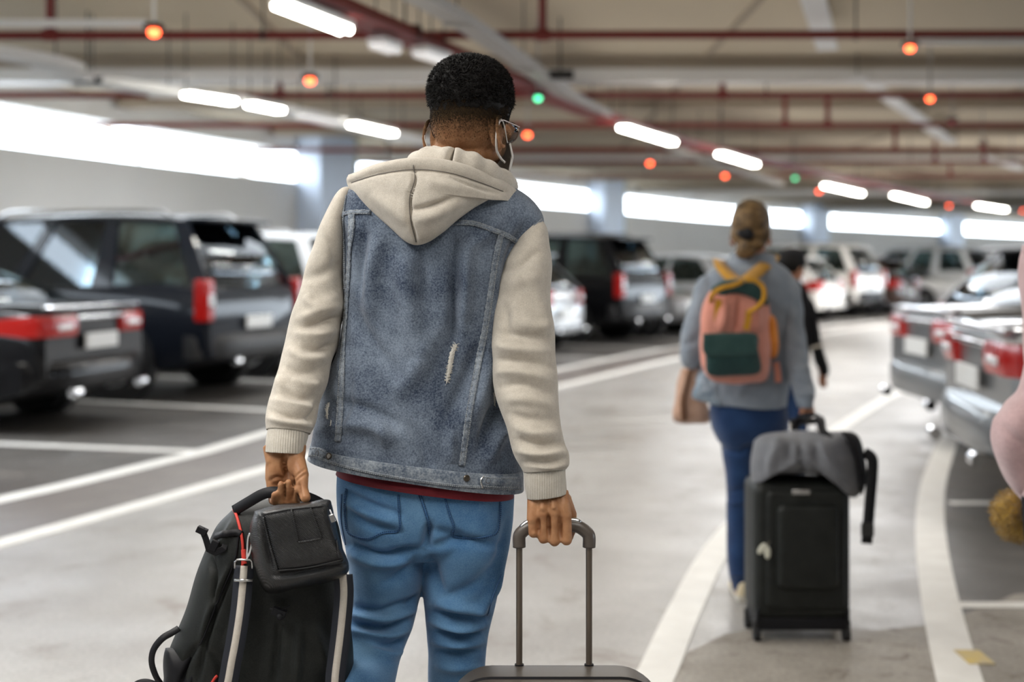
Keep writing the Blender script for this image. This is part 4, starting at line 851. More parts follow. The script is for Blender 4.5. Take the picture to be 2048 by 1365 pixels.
# ---- hoodie: sleeves, cuffs, collar, hood
hood_root, _ = cloth('hoodie_body', [(880, 330, 965, 345, 2.605, .045, .045), (760, 385, 1030, 415, 2.625, .06, .06), (720, 480, 1020, 520, 2.64, .07, .07), (730, 700, 980, 720, 2.64, .07, .07), (720, 860, 980, 900, 2.64, .07, .07)], M['knit'], man, nu=6, nv=60)
LS = [(702, 374, 706, 392, 2.615, .02, .02), (684, 378, 700, 425, 2.61, .045, .045), (664, 402, 694, 462, 2.605, .058, .056), (644, 440, 692, 505, 2.60, .064, .06), (628, 485, 692, 550, 2.60, .066, .062), (612, 535, 691, 590, 2.60, .066, .062), (600, 580, 688, 630, 2.595, .066, .062), (588, 615, 681, 660, 2.59, .067, .062), (577, 655, 674, 692, 2.58, .067, .062),
    (567, 700, 664, 724, 2.56, .065, .06), (557, 742, 652, 768, 2.535, .062, .06), (546, 780, 642, 800, 2.51, .060, .058), (537, 812, 636, 830, 2.485, .058, .055), (535, 840, 629, 850, 2.46, .054, .052), (537, 860, 620, 868, 2.445, .046, .046)]
FL = [([(600, 640), (640, 622), (684, 610)], 6, 10), ([(605, 655), (645, 645), (680, 636)], -7, 7), ([(590, 668), (630, 672), (674, 660)], 6, 10), ([(600, 695), (635, 700), (668, 690)], -7, 8), ([(580, 700), (610, 720), (655, 715)], 6, 10), ([(570, 735), (600, 745), (645, 740)], -5, 8), ([(580, 760), (620, 772), (640, 765)], 5, 9), ([(560, 780), (600, 795), (634, 795)], -6, 7), ([(545, 800), (590, 815), (630, 818)], 6, 8),
      ([(540, 822), (580, 832), (625, 836)], -6, 6), ([(540, 838), (580, 848), (622, 852)], 6, 7), ([(600, 560), (650, 545), (690, 520)], -4, 12), ([(640, 470), (665, 500), (685, 560)], -3, 10), ([(560, 750), (558, 790)], 4, 10), ([(640, 800), (618, 845)], -5, 6), ([(610, 590), (630, 610), (680, 590)], 4, 10)]
cloth('left_sleeve', LS, M['knit'], hood_root, [(a_, h_*.8, w_) for a_, h_, w_ in FL], nu=12, nv=130, p=2.15, wr=(5, 14), seed=7)
cloth('left_cuff', [(538, 852, 618, 860, 2.445, .041, .041), (535, 868, 616, 874, 2.44, .042, .041), (532, 890, 611, 893, 2.43, .040, .039), (531, 904, 608, 908, 2.425, .038, .037)], M['rib'], hood_root, nu=8, nv=110, p=2.15, wr=(1.5, 20))
RS = [(1062, 440, 1082, 438, 2.60, .02, .02), (1046, 462, 1094, 456, 2.59, .042, .042), (1030, 488, 1099, 486, 2.58, .056, .055), (1014, 515, 1101, 520, 2.57, .063, .06), (1000, 550, 1101, 560, 2.56, .066, .062), (991, 595, 1103, 605, 2.555, .067, .063), (986, 640, 1106, 650, 2.545, .068, .063), (982, 690, 1110, 700, 2.535, .068, .063), (984, 740, 1113, 750, 2.52, .067, .062),
    (990, 785, 1117, 800, 2.505, .066, .06), (1003, 830, 1121, 845, 2.49, .062, .058), (1017, 872, 1128, 885, 2.475, .058, .055), (1029, 910, 1136, 908, 2.465, .056, .053), (1038, 930, 1137, 928, 2.46, .052, .050), (1046, 946, 1132, 938, 2.455, .044, .044)]
FR = [([(1000, 545), (1040, 530), (1080, 500)], -5, 11), ([(1005, 570), (1045, 560), (1090, 555)], 3, 14), ([(1030, 640), (1070, 655), (1105, 650)], 4, 11), ([(1000, 665), (1040, 672), (1095, 680)], -5, 8), ([(990, 690), (1035, 700), (1100, 705)], 6, 10), ([(990, 720), (1040, 722), (1108, 735)], -6, 8), ([(990, 745), (1035, 745), (1100, 760)], 6, 10), ([(1000, 775), (1045, 768), (1110, 790)], -5, 8),
      ([(1010, 800), (1050, 800), (1110, 815)], 5, 11), ([(1020, 830), (1060, 838), (1115, 840)], -5, 9), ([(1030, 855), (1070, 868), (1120, 866)], 5, 9), ([(1035, 880), (1080, 890), (1125, 886)], -6, 7), ([(1035, 902), (1080, 910), (1130, 905)], 6, 8), ([(1045, 925), (1085, 928), (1130, 920)], -5, 6), ([(1060, 560), (1085, 620), (1092, 680)], 3, 12), ([(1010, 610), (1015, 680)], -4, 9), ([(1060, 930), (1100, 934), (1132, 928)], 4, 6)]
cloth('right_sleeve', RS, M['knit'], hood_root, [(a_, h_*.8, w_) for a_, h_, w_ in FR], nu=12, nv=130, p=2.15, wr=(5, 14), seed=8)
cloth('right_cuff', [(1046, 938, 1132, 928, 2.458, .041, .041), (1048, 955, 1132, 945, 2.456, .042, .041), (1050, 978, 1133, 968, 2.455, .041, .041), (1053, 997, 1134, 986, 2.455, .039, .039)], M['rib'], hood_root, nu=8, nv=110, p=2.15, wr=(1.5, 20))
# collar roll round the neck
b = MB(); pts = vcr([P(*t) for t in ((905, 322, 2.505), (862, 320, 2.53), (838, 330, 2.585), (850, 352, 2.66), (900, 372, 2.71), (965, 378, 2.70), (1005, 376, 2.64), (1006, 368, 2.585), (975, 348, 2.53), (940, 330, 2.508), (905, 322, 2.505))], 8)
b.tube(pts, [.026+.002*math.sin(i*.9) for i in range(len(pts))], 22); b.build('collar', M['knit'], hood_root, ang=0)
b = MB(); rws = [(846, 345, 1000, 380, 2.60, .075, .09), (852, 322, 994, 362, 2.60, .072, .085), (860, 300, 985, 342, 2.60, .070, .075), (866, 293, 978, 330, 2.60, .068, .07)]
o, _ = cloth('neck_band', rws, M['knit'], hood_root, [([(888, 298), (880, 318)], -4, 5), ([(900, 300), (940, 312), (985, 350)], 4, 9)], nu=8, nv=100, wr=(2, 15)); 
HO = [(697, 350), (694, 362), (701, 380), (722, 404), (750, 432), (782, 459), (810, 482), (834, 491), (860, 485), (886, 466), (915, 439), (955, 413), (995, 394), (1022, 396), (1038, 404), (1039, 388), (1024, 370), (985, 350), (940, 334), (890, 322), (850, 316), (825, 317), (770, 326), (725, 338)]
def YH(x, y): dx = (x-868)/F*2.5; return 2.487+3.6*dx*dx-.012*(y-330)/160
FH = [([(822, 420), (860, 412), (905, 396)], -5, 5), ([(830, 440), (870, 430), (930, 400)], 4, 12), ([(827, 335), (829, 360), (819, 395), (821, 440), (833, 486)], -6, 3.5), ([(905, 355), (950, 372), (1000, 388)], -5, 5), ([(740, 385), (790, 420), (820, 450)], 4, 16), ([(850, 360), (900, 372), (960, 385)], 3, 12), ([(700, 366), (760, 346), (830, 338), (900, 345), (960, 364), (1010, 384)], -4, 3.5), ([(700, 357), (760, 336), (830, 326), (900, 332), (960, 350), (1015, 374)], 4, 8)]
b = puff(HO, (855, 385), YH, .050, .03, nr=40, pw=2.6, per=9, folds=FH, wr=5, sc=14); bvHd = bv(b); ho = b.build('hood', M['knit'], hood_root, ang=0)
seam(ho, bvHd, [(827, 330), (829, 360), (819, 395), (821, 440), (832, 484)], .0022, M['seamk'], 'hood_seam', t=.0005)
seam(ho, bvHd, [(703, 365), (760, 348), (830, 339), (900, 346), (960, 365), (1006, 383)], .0016, M['seamk'], 'hood_seam', t=.0003)
# ---- shirt strip
cloth('undershirt', [(690, 880, 1020, 930, 2.625, .105, .105), (684, 915, 1026, 965, 2.625, .118, .112), (676, 936, 1028, 986, 2.625, .122, .115), (673, 946, 1028, 994, 2.625, .122, .115)], M['maroon'], man, [([(700, 955), (800, 975), (950, 988)], 2, 6)], nu=8, nv=120, wr=(2, 20))
# ---- jeans
b = MB()
def addloft(rows, p=2.2, nv=72, nu=8):
    g_ = sil(rows, nu, nv, p); m = g_.shape[0]; b.add([tuple(x) for x in g_.reshape(-1, 3)], [(i*nv+k, i*nv+(k+1) % nv, (i+1)*nv+(k+1) % nv, (i+1)*nv+k) for i in range(m-1) for k in range(nv)]+[tuple(range(nv))[::-1], tuple(range((m-1)*nv, m*nv))])
addloft([(680, 900, 1026, 950, 2.63, .108, .10), (676, 945, 1030, 985, 2.63, .112, .11), (673, 985, 1029, 1015, 2.635, .120, .115), (676, 1030, 1026, 1050, 2.64, .125, .12), (686, 1075, 1018, 1085, 2.64, .115, .11), (700, 1105, 1005, 1110, 2.64, .09, .09)], 2.4)
addloft([(684, 1040, 856, 1050, 2.63, .10, .09), (690, 1085, 856, 1088, 2.63, .105, .09), (697, 1130, 850, 1130, 2.63, .098, .09), (701, 1175, 842, 1175, 2.635, .09, .088), (700, 1210, 834, 1215, 2.63, .084, .085), (688, 1245, 824, 1255, 2.62, .082, .085), (671, 1285, 810, 1290, 2.60, .080, .082), (660, 1330, 797, 1330, 2.56, .078, .08), (655, 1375, 788, 1375, 2.50, .076, .075), (650, 1470, 778, 1470, 2.42, .07, .07), (655, 1620, 765, 1620, 2.33, .06, .06), (660, 1760, 750, 1760, 2.25, .052, .055)], 2.1)
addloft([(852, 1045, 1026, 1045, 2.63, .10, .09), (852, 1085, 1019, 1088, 2.63, .105, .09), (849, 1130, 1009, 1130, 2.635, .098, .09), (848, 1175, 998, 1178, 2.64, .088, .088), (850, 1210, 990, 1215, 2.65, .082, .085), (853, 1250, 981, 1255, 2.66, .076, .08), (856, 1300, 974, 1300, 2.67, .072, .078), (857, 1365, 970, 1365, 2.68, .070, .072), (866, 1480, 968, 1480, 2.71, .065, .065), (874, 1600, 966, 1600, 2.74, .058, .06), (878, 1715, 968, 1715, 2.76, .055, .06)], 2.1)
b.ball(P(770, 1045, 2.585), (.078, .065, .085), 24); b.ball(P(935, 1048, 2.585), (.076, .065, .085), 24)
v, nn, f = remesh(b, .0045, 6)
v = v+nn*wob(v, 13, .0035, 9, (1, 1, .8))[:, None]
FJ = [([(690, 985), (740, 1010), (800, 1030)], -4, 6), ([(688, 1000), (735, 1028), (795, 1048)], 4, 8), ([(695, 1020), (740, 1050), (800, 1065)], -3.5, 6), ([(700, 1090), (760, 1112), (840, 1100)], -8, 7), ([(700, 1108), (760, 1126), (830, 1122)], 5, 9), ([(860, 1050), (855, 1075), (850, 1105)], -9, 7), ([(865, 1095), (920, 1082), (1000, 1092)], -5, 7), ([(870, 1060), (900, 1070), (930, 1072)], -4, 8), ([(850, 1100), (800, 1150), (760, 1170)], -3, 9), ([(860, 1110), (870, 1160), (885, 1190)], -4, 10),
      ([(705, 1215), (760, 1222), (832, 1200)], -6, 6), ([(704, 1230), (765, 1240), (828, 1220)], 6, 7), ([(700, 1246), (765, 1256), (822, 1240)], -6, 6), ([(695, 1262), (760, 1275), (818, 1258)], 6, 7), ([(745, 1283), (785, 1290), (812, 1278)], -5, 6), ([(735, 1300), (780, 1312), (806, 1298)], 4, 7), ([(840, 1190), (820, 1215), (790, 1228)], -4, 6),
      ([(870, 1205), (915, 1215), (975, 1225)], 5, 8), ([(860, 1225), (915, 1238), (975, 1236)], -6, 6), ([(862, 1242), (920, 1256), (970, 1250)], 6, 7), ([(862, 1262), (920, 1274), (968, 1268)], -6, 6), ([(864, 1282), (915, 1290), (966, 1284)], 5, 7), ([(864, 1302), (915, 1306), (966, 1302)], -4, 7), ([(990, 1130), (950, 1170), (890, 1195)], -3, 9), ([(1015, 1100), (985, 1180), (950, 1230)], 5, 7), ([(1020, 1030), (1005, 1100), (985, 1150)], -3, 8), ([(870, 1330), (910, 1338), (960, 1330)], 4, 8)]
v = fold(v, nn, [(a_, h_*1.25, w_*1.25) for a_, h_, w_ in FJ]); je, bvP = from_vf('jeans', v, f, M['jeans'], man)
seam(je, bvP, [(838, 985), (850, 1020), (858, 1048), (860, 1070)], .006, M['jeansd'], 'back_seam', M['bluethread'])
for pl, nm in (([(694, 978), (691, 1005), (692, 1040), (700, 1068), (735, 1078), (765, 1067), (797, 1062), (799, 1030), (797, 990)], 'back_pocket'), ([(888, 990), (898, 1025), (908, 1055), (907, 1073), (950, 1076), (990, 1068), (998, 1040), (1000, 1000)], 'back_pocket')):
    seam(je, bvP, pl, .0042, M['jeansd'], nm, M['bluethread'], t=.0012)
seam(je, bvP, [(684, 990), (683, 1040), (692, 1090)], .003, M['jeansd'], 'side_seam'); seam(je, bvP, [(1002, 1150), (985, 1195), (975, 1230)], .003, M['jeansd'], 'side_seam')
# ---- shoes
def shoe(heel, toe, par, m, w=.048, lift=0):
    heel = Vector(heel); toe = Vector(toe); d = (toe-heel); L = d.length; d.normalize(); up = Vector((0, 0, 1)); s = d.cross(up).normalized(); u = s.cross(d); b = MB(); rings = []
    pr = [(0, .55, .075, .0), (.06, .8, .095, 0), (.25, .85, .10, 0), (.42, .85, .085, 0), (.62, 1.0, .062, 0), (.82, 1.02, .048, 0), (.94, .8, .038, 0), (1.0, .35, .022, .004)]
    pr = cr(pr, 5); n = 20; vs = []
    for (x, ww, h, z0) in pr:
        for k in range(n):
            a = 2*math.pi*k/n; vs.append(heel+d*(x*L)+s*(math.cos(a)*w*ww)+u*(z0+.022+(h-.022)*max(0, math.sin(a))**.8-(.010 if math.sin(a) < 0 else 0)*abs(math.sin(a))))
    b.add(vs, [(i*n+k, i*n+(k+1) % n, (i+1)*n+(k+1) % n, (i+1)*n+k) for i in range(len(pr)-1) for k in range(n)]+[tuple(range(n))[::-1], tuple(range(len(vs)-n, len(vs)))]); o = b.build('shoe', m, par)
    b = MB(); vs = []
    for (x, ww, h, z0) in pr:
        for (a, z) in ((-1, .0), (1, .0), (1.03, .024), (-1.03, .024)): vs.append(heel+d*(x*L*1.01-.003)+s*(a*w*ww*1.06)+u*(z+z0))
    b.add(vs, [(i*4+k, i*4+(k+1) % 4, i*4+4+(k+1) % 4, i*4+4+k) for i in range(len(pr)-1) for k in range(4)]+[(3, 2, 1, 0), tuple(range(len(vs)-4, len(vs)))]); b.build('sole', M['sole'], o); return o
e = P(705, 1700, 2.24); shoe((e.x, 2.21, .145), (e.x+.02, 2.40, .004), man, M['shoe']); e = P(922, 1760, 2.8); shoe((e.x, 2.70, .004), (e.x+.02, 2.98, .004), man, M['shoe'])

# ================================================================== luggage of the man
case = thing('suitcase', 'brown grey wheeled suitcase in the foreground held by the man', 'suitcase', (.055, 2.36, 0))
def rounded_case(x0, x1, y0, y1, z0, z1, r, ry, n=10):
    b = MB(); vs = []; cy = (y0+y1)/2
    prof = []
    for k in range(4):
        cx, cz = ((x1-r, z1-r), (x0+r, z1-r), (x0+r, z0+r), (x1-r, z0+r))[k]
        for i in range(n+1): a = math.pi/2*(k+i/n); prof.append((cx+r*math.cos(a), cz+r*math.sin(a), math.cos(a), math.sin(a)))
    m = len(prof); ds = [(y0, -ry*1.0), (y0+ry*.08, -ry*.6), (y0+ry*.3, -ry*.29), (y0+ry*.6, -ry*.09), (y0+ry, 0), (cy, .004), (y1-ry, 0), (y1-ry*.6, -ry*.09), (y1-ry*.3, -ry*.29), (y1-ry*.08, -ry*.6), (y1, -ry)]
    for (y, o) in ds:
        for (x, z, c, s) in prof: vs.append((x+c*o, y, z+s*o))
    b.add(vs, [(i*m+k, i*m+(k+1) % m, (i+1)*m+(k+1) % m, (i+1)*m+k) for i in range(len(ds)-1) for k in range(m)]+[tuple(range(m))[::-1], tuple(range(len(vs)-m, len(vs)))]); return b
cx0, cx1 = P(893, 1330, 2.42).x, P(1327, 1330, 2.42).x; zt = P(1100, 1325, 2.48).z
rounded_case(cx0, cx1, 2.24, 2.50, .055, zt, .085, .045).build('shell', M['case'], case, ang=0)
b = MB(); m_ = [(cx0-.001, y) for y in (0,)]
rounded_case(cx0-.003, cx1+.003, 2.36, 2.38, .052, zt+.003, .088, .003).build('zip_band', M['nylonD'], case)
hy = 2.461
tx = [(P(1040, 1325, hy).x+P(1037, 1080, hy).x)/2, (P(1181, 1325, hy).x+P(1175, 1080, hy).x)/2]; zb = P(1040, 1093, hy).z
for x in tx:
    b = MB(); b.tube([(x, hy, .30), (x, hy, zb+.02)], .0062, 14); o = b.build('handle_tube', M['bronze'], case)
    b = MB(); b.tube([(x, hy, zt-.01), (x, hy, zt+.002)], .009, 14); b.build('tube_socket', M['nylonD'], case)
zg = P(1100, 1058, hy).z
pts = vcr([(tx[0], hy, zb-.002), (tx[0], hy, zb+.018), (tx[0]+.006, hy, zg-.006), (tx[0]+.022, hy, zg+.004), (tx[0]+.045, hy, zg+.007), ((tx[0]+tx[1])/2, hy, zg+.008), (tx[1]-.045, hy, zg+.007), (tx[1]-.022, hy, zg+.004), (tx[1]-.006, hy, zg-.006), (tx[1], hy, zb+.018), (tx[1], hy, zb-.002)], 6)
b = MB(); b.tube(pts, .0125, 16); b.build('grip', M['hgrip'], case, ang=0)
for a, c in ((14, 26), (34, 47)):
    b = MB(); q_ = [p+Vector((0, -.004, .0115)) for p in pts[a-4:c-2]]; b.tube(q_, [.003]+[.005]*(len(q_)-2)+[.003], 8); b.build('grip_trim', M['silver'], case, ang=0)
for x in (cx0+.05, cx1-.05):
    for y in (2.28, 2.45):
        b = MB(); b.lathe([(.010, -.011), (.026, -.011), (.026, .011), (.010, .011)], (x, y, .027), 'x', 20); b.box((x, y, .052), (.035, .03, .03)); b.build('wheel', M['nylonD'], case)

bp = thing('backpack', 'large black hiking backpack carried by its top loop beside the left leg', 'backpack', (P(520, 1300, 2.44).x, 2.44, 0.3))
OB = [(462, 1022), (500, 1003), (560, 1000), (630, 1005), (672, 1040), (690, 1110), (700, 1200), (702, 1300), (706, 1420), (690, 1560), (640, 1610), (500, 1625), (380, 1600), (330, 1500), (324, 1400), (334, 1320), (352, 1268), (378, 1205), (400, 1130), (428, 1060)]
FB = [([(417, 1110), (428, 1150), (425, 1220), (405, 1290)], -7, 5), ([(470, 1130), (440, 1200), (415, 1270), (395, 1365)], -7, 4), ([(455, 1140), (425, 1215), (405, 1280)], 5, 7), ([(395, 1290), (370, 1330), (345, 1420)], -6, 5), ([(415, 1300), (440, 1340), (450, 1400)], -4, 6), ([(600, 1250), (596, 1320), (590, 1365)], 5, 7), ([(620, 1245), (640, 1290), (655, 1340)], 4, 12), ([(560, 1240), (555, 1300), (545, 1380)], -5, 6), ([(470, 1040), (450, 1080), (430, 1100)], 4, 8), ([(500, 1200), (470, 1260), (450, 1300)], 3, 10)]
bb = puff(OB, (520, 1260), lambda x, y: 2.475+.00006*(x-520), .085, .045, nr=44, pw=4.0, per=8, folds=FB, wr=9, sc=9, seed=11); bvK = bv(bb); bo = bb.build('bag_body', M['nylon'], bp, ang=0)
b = puff([(332, 1298), (360, 1296), (400, 1272), (412, 1300), (400, 1380), (380, 1480), (345, 1500), (326, 1440), (326, 1350)], (365, 1370), lambda x, y: 2.452, .05, .02, nr=20, pw=3, per=6, wr=5, sc=18, folds=[([(395, 1300), (370, 1345), (350, 1400)], -5, 4), ([(410, 1310), (385, 1350), (372, 1400)], 4, 4)]); b.build('side_pocket', M['nylonD'], bp, ang=0)
seam(bp, bvK, [(466, 1014), (476, 1040), (484, 1070), (487, 1100), (486, 1135)], .0048, M['redpipe'], 'red_piping', t=.004)
seam(bp, bvK, [(434, 1352), (428, 1360), (418, 1378), (405, 1400)], .005, M['redpipe'], 'red_piping', t=.003)
seam(bp, bvK, [(400, 1290), (440, 1190), (470, 1120), (478, 1070)], .003, M['nylonD'], 'panel_seam', t=.002)
seam(bp, bvK, [(430, 1075), (455, 1068), (475, 1066), (484, 1070)], .012, M['nylonD'], 'compression_strap', t=.004)
b = MB(); 
for c, s_ in (((404, 1062), (.020, .014, .012)), ((428, 1092), (.014, .010, .020))): b.box(P(*c, 2.40), s_, Matrix.Rotation(R(25), 3, 'Y'))
b.ribbon([P(404, 1058, 2.40), P(412, 1078, 2.398), P(418, 1100, 2.40), P(430, 1106, 2.40), P(448, 1098, 2.40), P(452, 1085, 2.41)], Vector((0, -1, 0)), .012, .003); b.build('strap_buckle', M['nylonD'], bp, bevel=.002)
b = MB(); pts = vcr([P(358, 1258, 2.44), P(345, 1266, 2.43), P(325, 1278, 2.42), P(308, 1300, 2.42), P(304, 1325, 2.425), P(312, 1352, 2.43), P(325, 1372, 2.44)], 6); b.ribbon(pts, Vector((-.4, -1, .2)), .013, .002); b.build('webbing_loop', M['nylonD'], bp, ang=0)
b = MB(); pts = vcr([P(330, 1385, 2.43), P(312, 1372, 2.42), P(290, 1366, 2.42), P(272, 1372, 2.42), P(262, 1390, 2.42), P(275, 1420, 2.43), P(320, 1440, 2.44)], 6); b.ribbon(pts, Vector((0, -1, .3)), .014, .002); b.build('webbing_loop', M['nylonD'], bp, ang=0)
b = MB(); pts = vcr([P(470, 1022, 2.44), P(500, 1004, 2.42), P(525, 990, 2.41), P(548, 985, 2.405), P(575, 989, 2.404), P(598, 991, 2.405), P(625, 1000, 2.42), P(648, 1012, 2.44)], 6); b.ribbon(pts, Vector((0, -1, .35)), .020, .005); b.build('grab_handle', M['nylonD'], bp, ang=0)
b = MB(); b.box(P(558, 1226, 2.372), (.026, .014, .014), Matrix.Rotation(R(20), 3, 'Y')); b.tube([P(540, 1218, 2.38), P(556, 1225, 2.37), P(580, 1212, 2.38)], .002, 8); b.ball(P(560, 1234, 2.367), .007, 12); b.build('cord_lock', M['nylonD'], bp, bevel=.002)

cb = thing('camera_bag', 'small black woven leather bag hanging in front of the backpack with striped strap', 'bag', P(600, 1180, 2.33))
OC = [(508, 1022), (560, 1010), (612, 1004), (655, 1000), (664, 1012), (672, 1050), (684, 1090), (697, 1130), (690, 1150), (645, 1168), (590, 1180), (552, 1187), (528, 1180), (512, 1140), (500, 1090), (500, 1050)]
b = puff(OC, (595, 1095), lambda x, y: 2.355+.00012*(600-x), .055, .035, nr=30, pw=7, per=7, wr=3, sc=20, folds=[([(548, 1152), (610, 1146), (690, 1128)], -5, 5), ([(520, 1040), (530, 1090), (545, 1150)], -4, 4)], seed=6); bvC = bv(b); b.build('bag_body', M['leather'], cb, ang=0)
OP = [(520, 1024), (580, 1014), (648, 1008), (660, 1040), (672, 1080), (688, 1124), (640, 1136), (590, 1142), (552, 1146), (540, 1110), (530, 1065)]
b = puff(OP, (603, 1078), lambda x, y: 2.312+.00012*(600-x), .018, .02, nr=26, pw=8, per=7, wr=1.5, sc=30); bvF = bv(b); o = b.build('front_flap', M['leather'], cb, ang=0)
for pl in ([(583, 1018), (590, 1050), (597, 1084)], [(620, 1012), (632, 1045), (643, 1076)], [(597, 1085), (620, 1082), (644, 1077)], [(661, 1020), (668, 1060), (678, 1118)], [(528, 1034), (540, 1085), (556, 1140)], [(556, 1141), (620, 1134), (684, 1120)], [(526, 1030), (580, 1020), (646, 1013)]):
    seam(o, bvF, pl, .0032, M['leather'], 'stitched_edge', t=.0018)
b = MB(); b.box(P(665, 1037, 2.285), (.009, .004, .014), Matrix.Rotation(R(-20), 3, 'Y')); b.tube([P(660, 1020, 2.29), P(664, 1031, 2.286)], .0015, 6); b.build('zip_pull', M['silver'], cb, bevel=.001)
pts = vcr([P(489, 1132, 2.37), P(486, 1170, 2.365), P(481, 1220, 2.36), P(472, 1280, 2.355), P(460, 1345, 2.355), P(450, 1420, 2.36), P(470, 1500, 2.37), P(540, 1540, 2.36), P(620, 1500, 2.36), P(662, 1420, 2.36), P(672, 1340, 2.365), P(682, 1260, 2.37), P(688, 1190, 2.37), P(686, 1150, 2.37)], 6)
nS = Vector((0, -1, .05)); b = MB(); b.ribbon(pts, nS, .036, .002); st = b.build('shoulder_strap', mat('navy black webbing', (.012, .014, .022), .7), cb, ang=0)
b = MB(); b.ribbon([p+Vector((0, -.0022, 0)) for p in pts], nS, .013, .0012); b.build('cream_stripe', M['cream'], st, ang=0)
b = MB(); c = P(488, 1130, 2.362)
b.tube([c+Vector((x, -.004, z)) for x, z in ((-.016, -.006), (-.016, .006), (-.012, .010), (.012, .010), (.016, .006), (.016, -.006))], .0018, 8); b.tube([c+Vector((-.017, -.004, -.028)), c+Vector((.017, -.004, -.028))], .003, 8); b.build('strap_ring', M['silver'], cb, ang=0)
b = MB(); b.tube(vcr([P(494, 1118, 2.36), P(500, 1105, 2.352), P(504, 1085, 2.35), P(502, 1068, 2.352), P(497, 1075, 2.356), P(495, 1098, 2.358), P(494, 1118, 2.36)], 5), .0024, 8); b.build('carabiner', M['chrome'], cb, ang=0)
b = MB(); b.tube([P(487, 1100, 2.366), P(489, 1128, 2.362)], .0045, 10); b.build('red_loop', M['redpipe'], cb)
# ================================================================== the woman with the pink backpack
wm = thing('person', 'woman in grey blue shirt and dark jeans with brown hair in a low bun', 'person', (P(1500, 900, 5.3).x, 5.3, 0))
HW = P(1502, 447, 5.27); tw = R(14); FWw = Vector((math.sin(tw), math.cos(tw), 0)); RTw = Vector((math.cos(tw), -math.sin(tw), 0))
b = MB(); qw, Mw = head_parts(b, HW, FWw, RTw, .95)
Yw = 5.30
def PW(x, y, d=0): return P(x, y, Yw+d)
b.tube([qw(0, -.01, -.06), PW(1507, 520), PW(1500, 548)], [.048, .05, .07], 20)
b.tube([PW(1500, 545), PW(1490, 620), PW(1492, 800)], [.08, .10, .11], 18)
b.tube([PW(1500, 548), PW(1425, 580), PW(1388, 695, -.02), PW(1392, 735, .22)], [.05, .03, .028, .024], 14)
b.tube([PW(1500, 548), PW(1570, 590), PW(1590, 700, -.07), PW(1610, 812, -.20)], [.05, .03, .028, .026], 14)
# right hand on the luggage, left hand holding the tan bag
for k in range(4):
    x = 1603+k*6; m0 = PW(x, 826, -.21); b.tube([PW(1612, 812, -.20), m0], [.018, .012], 10); chain(b, [m0, PW(x, 838, -.205), PW(x, 840, -.18), PW(x, 832, -.17)], [.009, .0085, .008, .007], 8)
chain(b, [PW(1622, 815, -.19), PW(1626, 828, -.17), PW(1618, 836, -.16)], [.012, .010, .008], 8)
for k in range(4): chain(b, [PW(1392+k*5, 735, .22), PW(1391+k*5, 748, .24), PW(1391+k*5, 752, .22), PW(1391+k*5, 745, .205)], [.012, .0085, .008, .007], 8)
chain(b, [PW(1396, 737, .22), PW(1404, 745, .20), PW(1402, 752, .19)], [.012, .009, .007], 8)
lh, lk, la = PW(1476, 840), PW(1484, 990), PW(1482, 1165, -.02); rh_, rk, ra = PW(1530, 830), PW(1545, 985, .12), PW(1552, 1140, .22)
b.tube([lh, lk, la], [.055, .038, .032], 16); b.tube([rh_, rk, ra], [.075, .046, .032], 16)
b.tube([la, Vector((la.x, la.y-.03, .04)), Vector((la.x, la.y+.12, .03))], [.032, .03, .02], 12); b.tube([ra, Vector((ra.x, ra.y-.03, .04)), Vector((ra.x, ra.y+.12, .03))], [.032, .03, .02], 12)
v, nn, f = remesh(b, .005, 2); M['skin_w'] = skin_mat('tanned skin', (.50, .24, .14), (.1, .05, .03), 0, 0, None, None, None)
from_vf('body', v, f, M['skin_w'], wm)
M['hairw'] = fabric('brown hair with blond lights', (.014, .008, .004), (.26, .16, .07), 60, 22, rough=.55, amt=.5, sheen=0)
def hairball(b, c, r, Mx_, seed, amp=.006, n=44):
    vs = []; m = n//2; k0 = len(b.v)
    for i in range(m+1):
        for k in range(n):
            a = math.pi*i/m; t = 2*math.pi*k/n; d = Vector((math.sin(a)*math.cos(t), math.sin(a)*math.sin(t), math.cos(a)))
            g_ = 1+amp*8*noise.noise(Vector((t*3+seed, math.cos(a)*1.2, seed)))*math.sin(a); vs.append(c+Mx_@Vector((d.x*r[0]*g_, d.y*r[1]*g_, d.z*r[2])))
    b.add(vs, [(i*n+k, i*n+(k+1) % n, (i+1)*n+(k+1) % n, (i+1)*n+k) for i in range(m) for k in range(n)])
b = MB(); hairball(b, qw(0, -.012, .006), (.082, .098, .096), Mw, 1); hairball(b, qw(0, -.035, -.045), (.082, .066, .062), Mw, 4); hairball(b, qw(-.012, -.075, -.105), (.040, .036, .045), Mw, 7, .012); hairball(b, qw(-.030, -.068, -.125), (.030, .028, .03), Mw, 9, .012); hairball(b, qw(.018, -.06, -.085), (.045, .036, .036), Mw, 12, .01)
b.build('hair', M['hairw'], wm, ang=0)
b = MB(); b.ball(qw(-.020, -.103, -.052), (.034, .016, .020), 16, Mw@Matrix.Rotation(R(25), 3, 'Y')); b.ball(qw(-.002, -.108, -.046), (.018, .014, .026), 14, Mw@Matrix.Rotation(R(-30), 3, 'Y')); b.build('hair_clip', M['nylonD'], wm)
M['shirt'] = fabric('grey blue chambray', (.18, .215, .26), (.28, .315, .36), 300, 14, amt=.4); M['djean'] = fabric('dark indigo jeans', (.006, .022, .075), (.014, .045, .125), 300, 9, amt=.4)
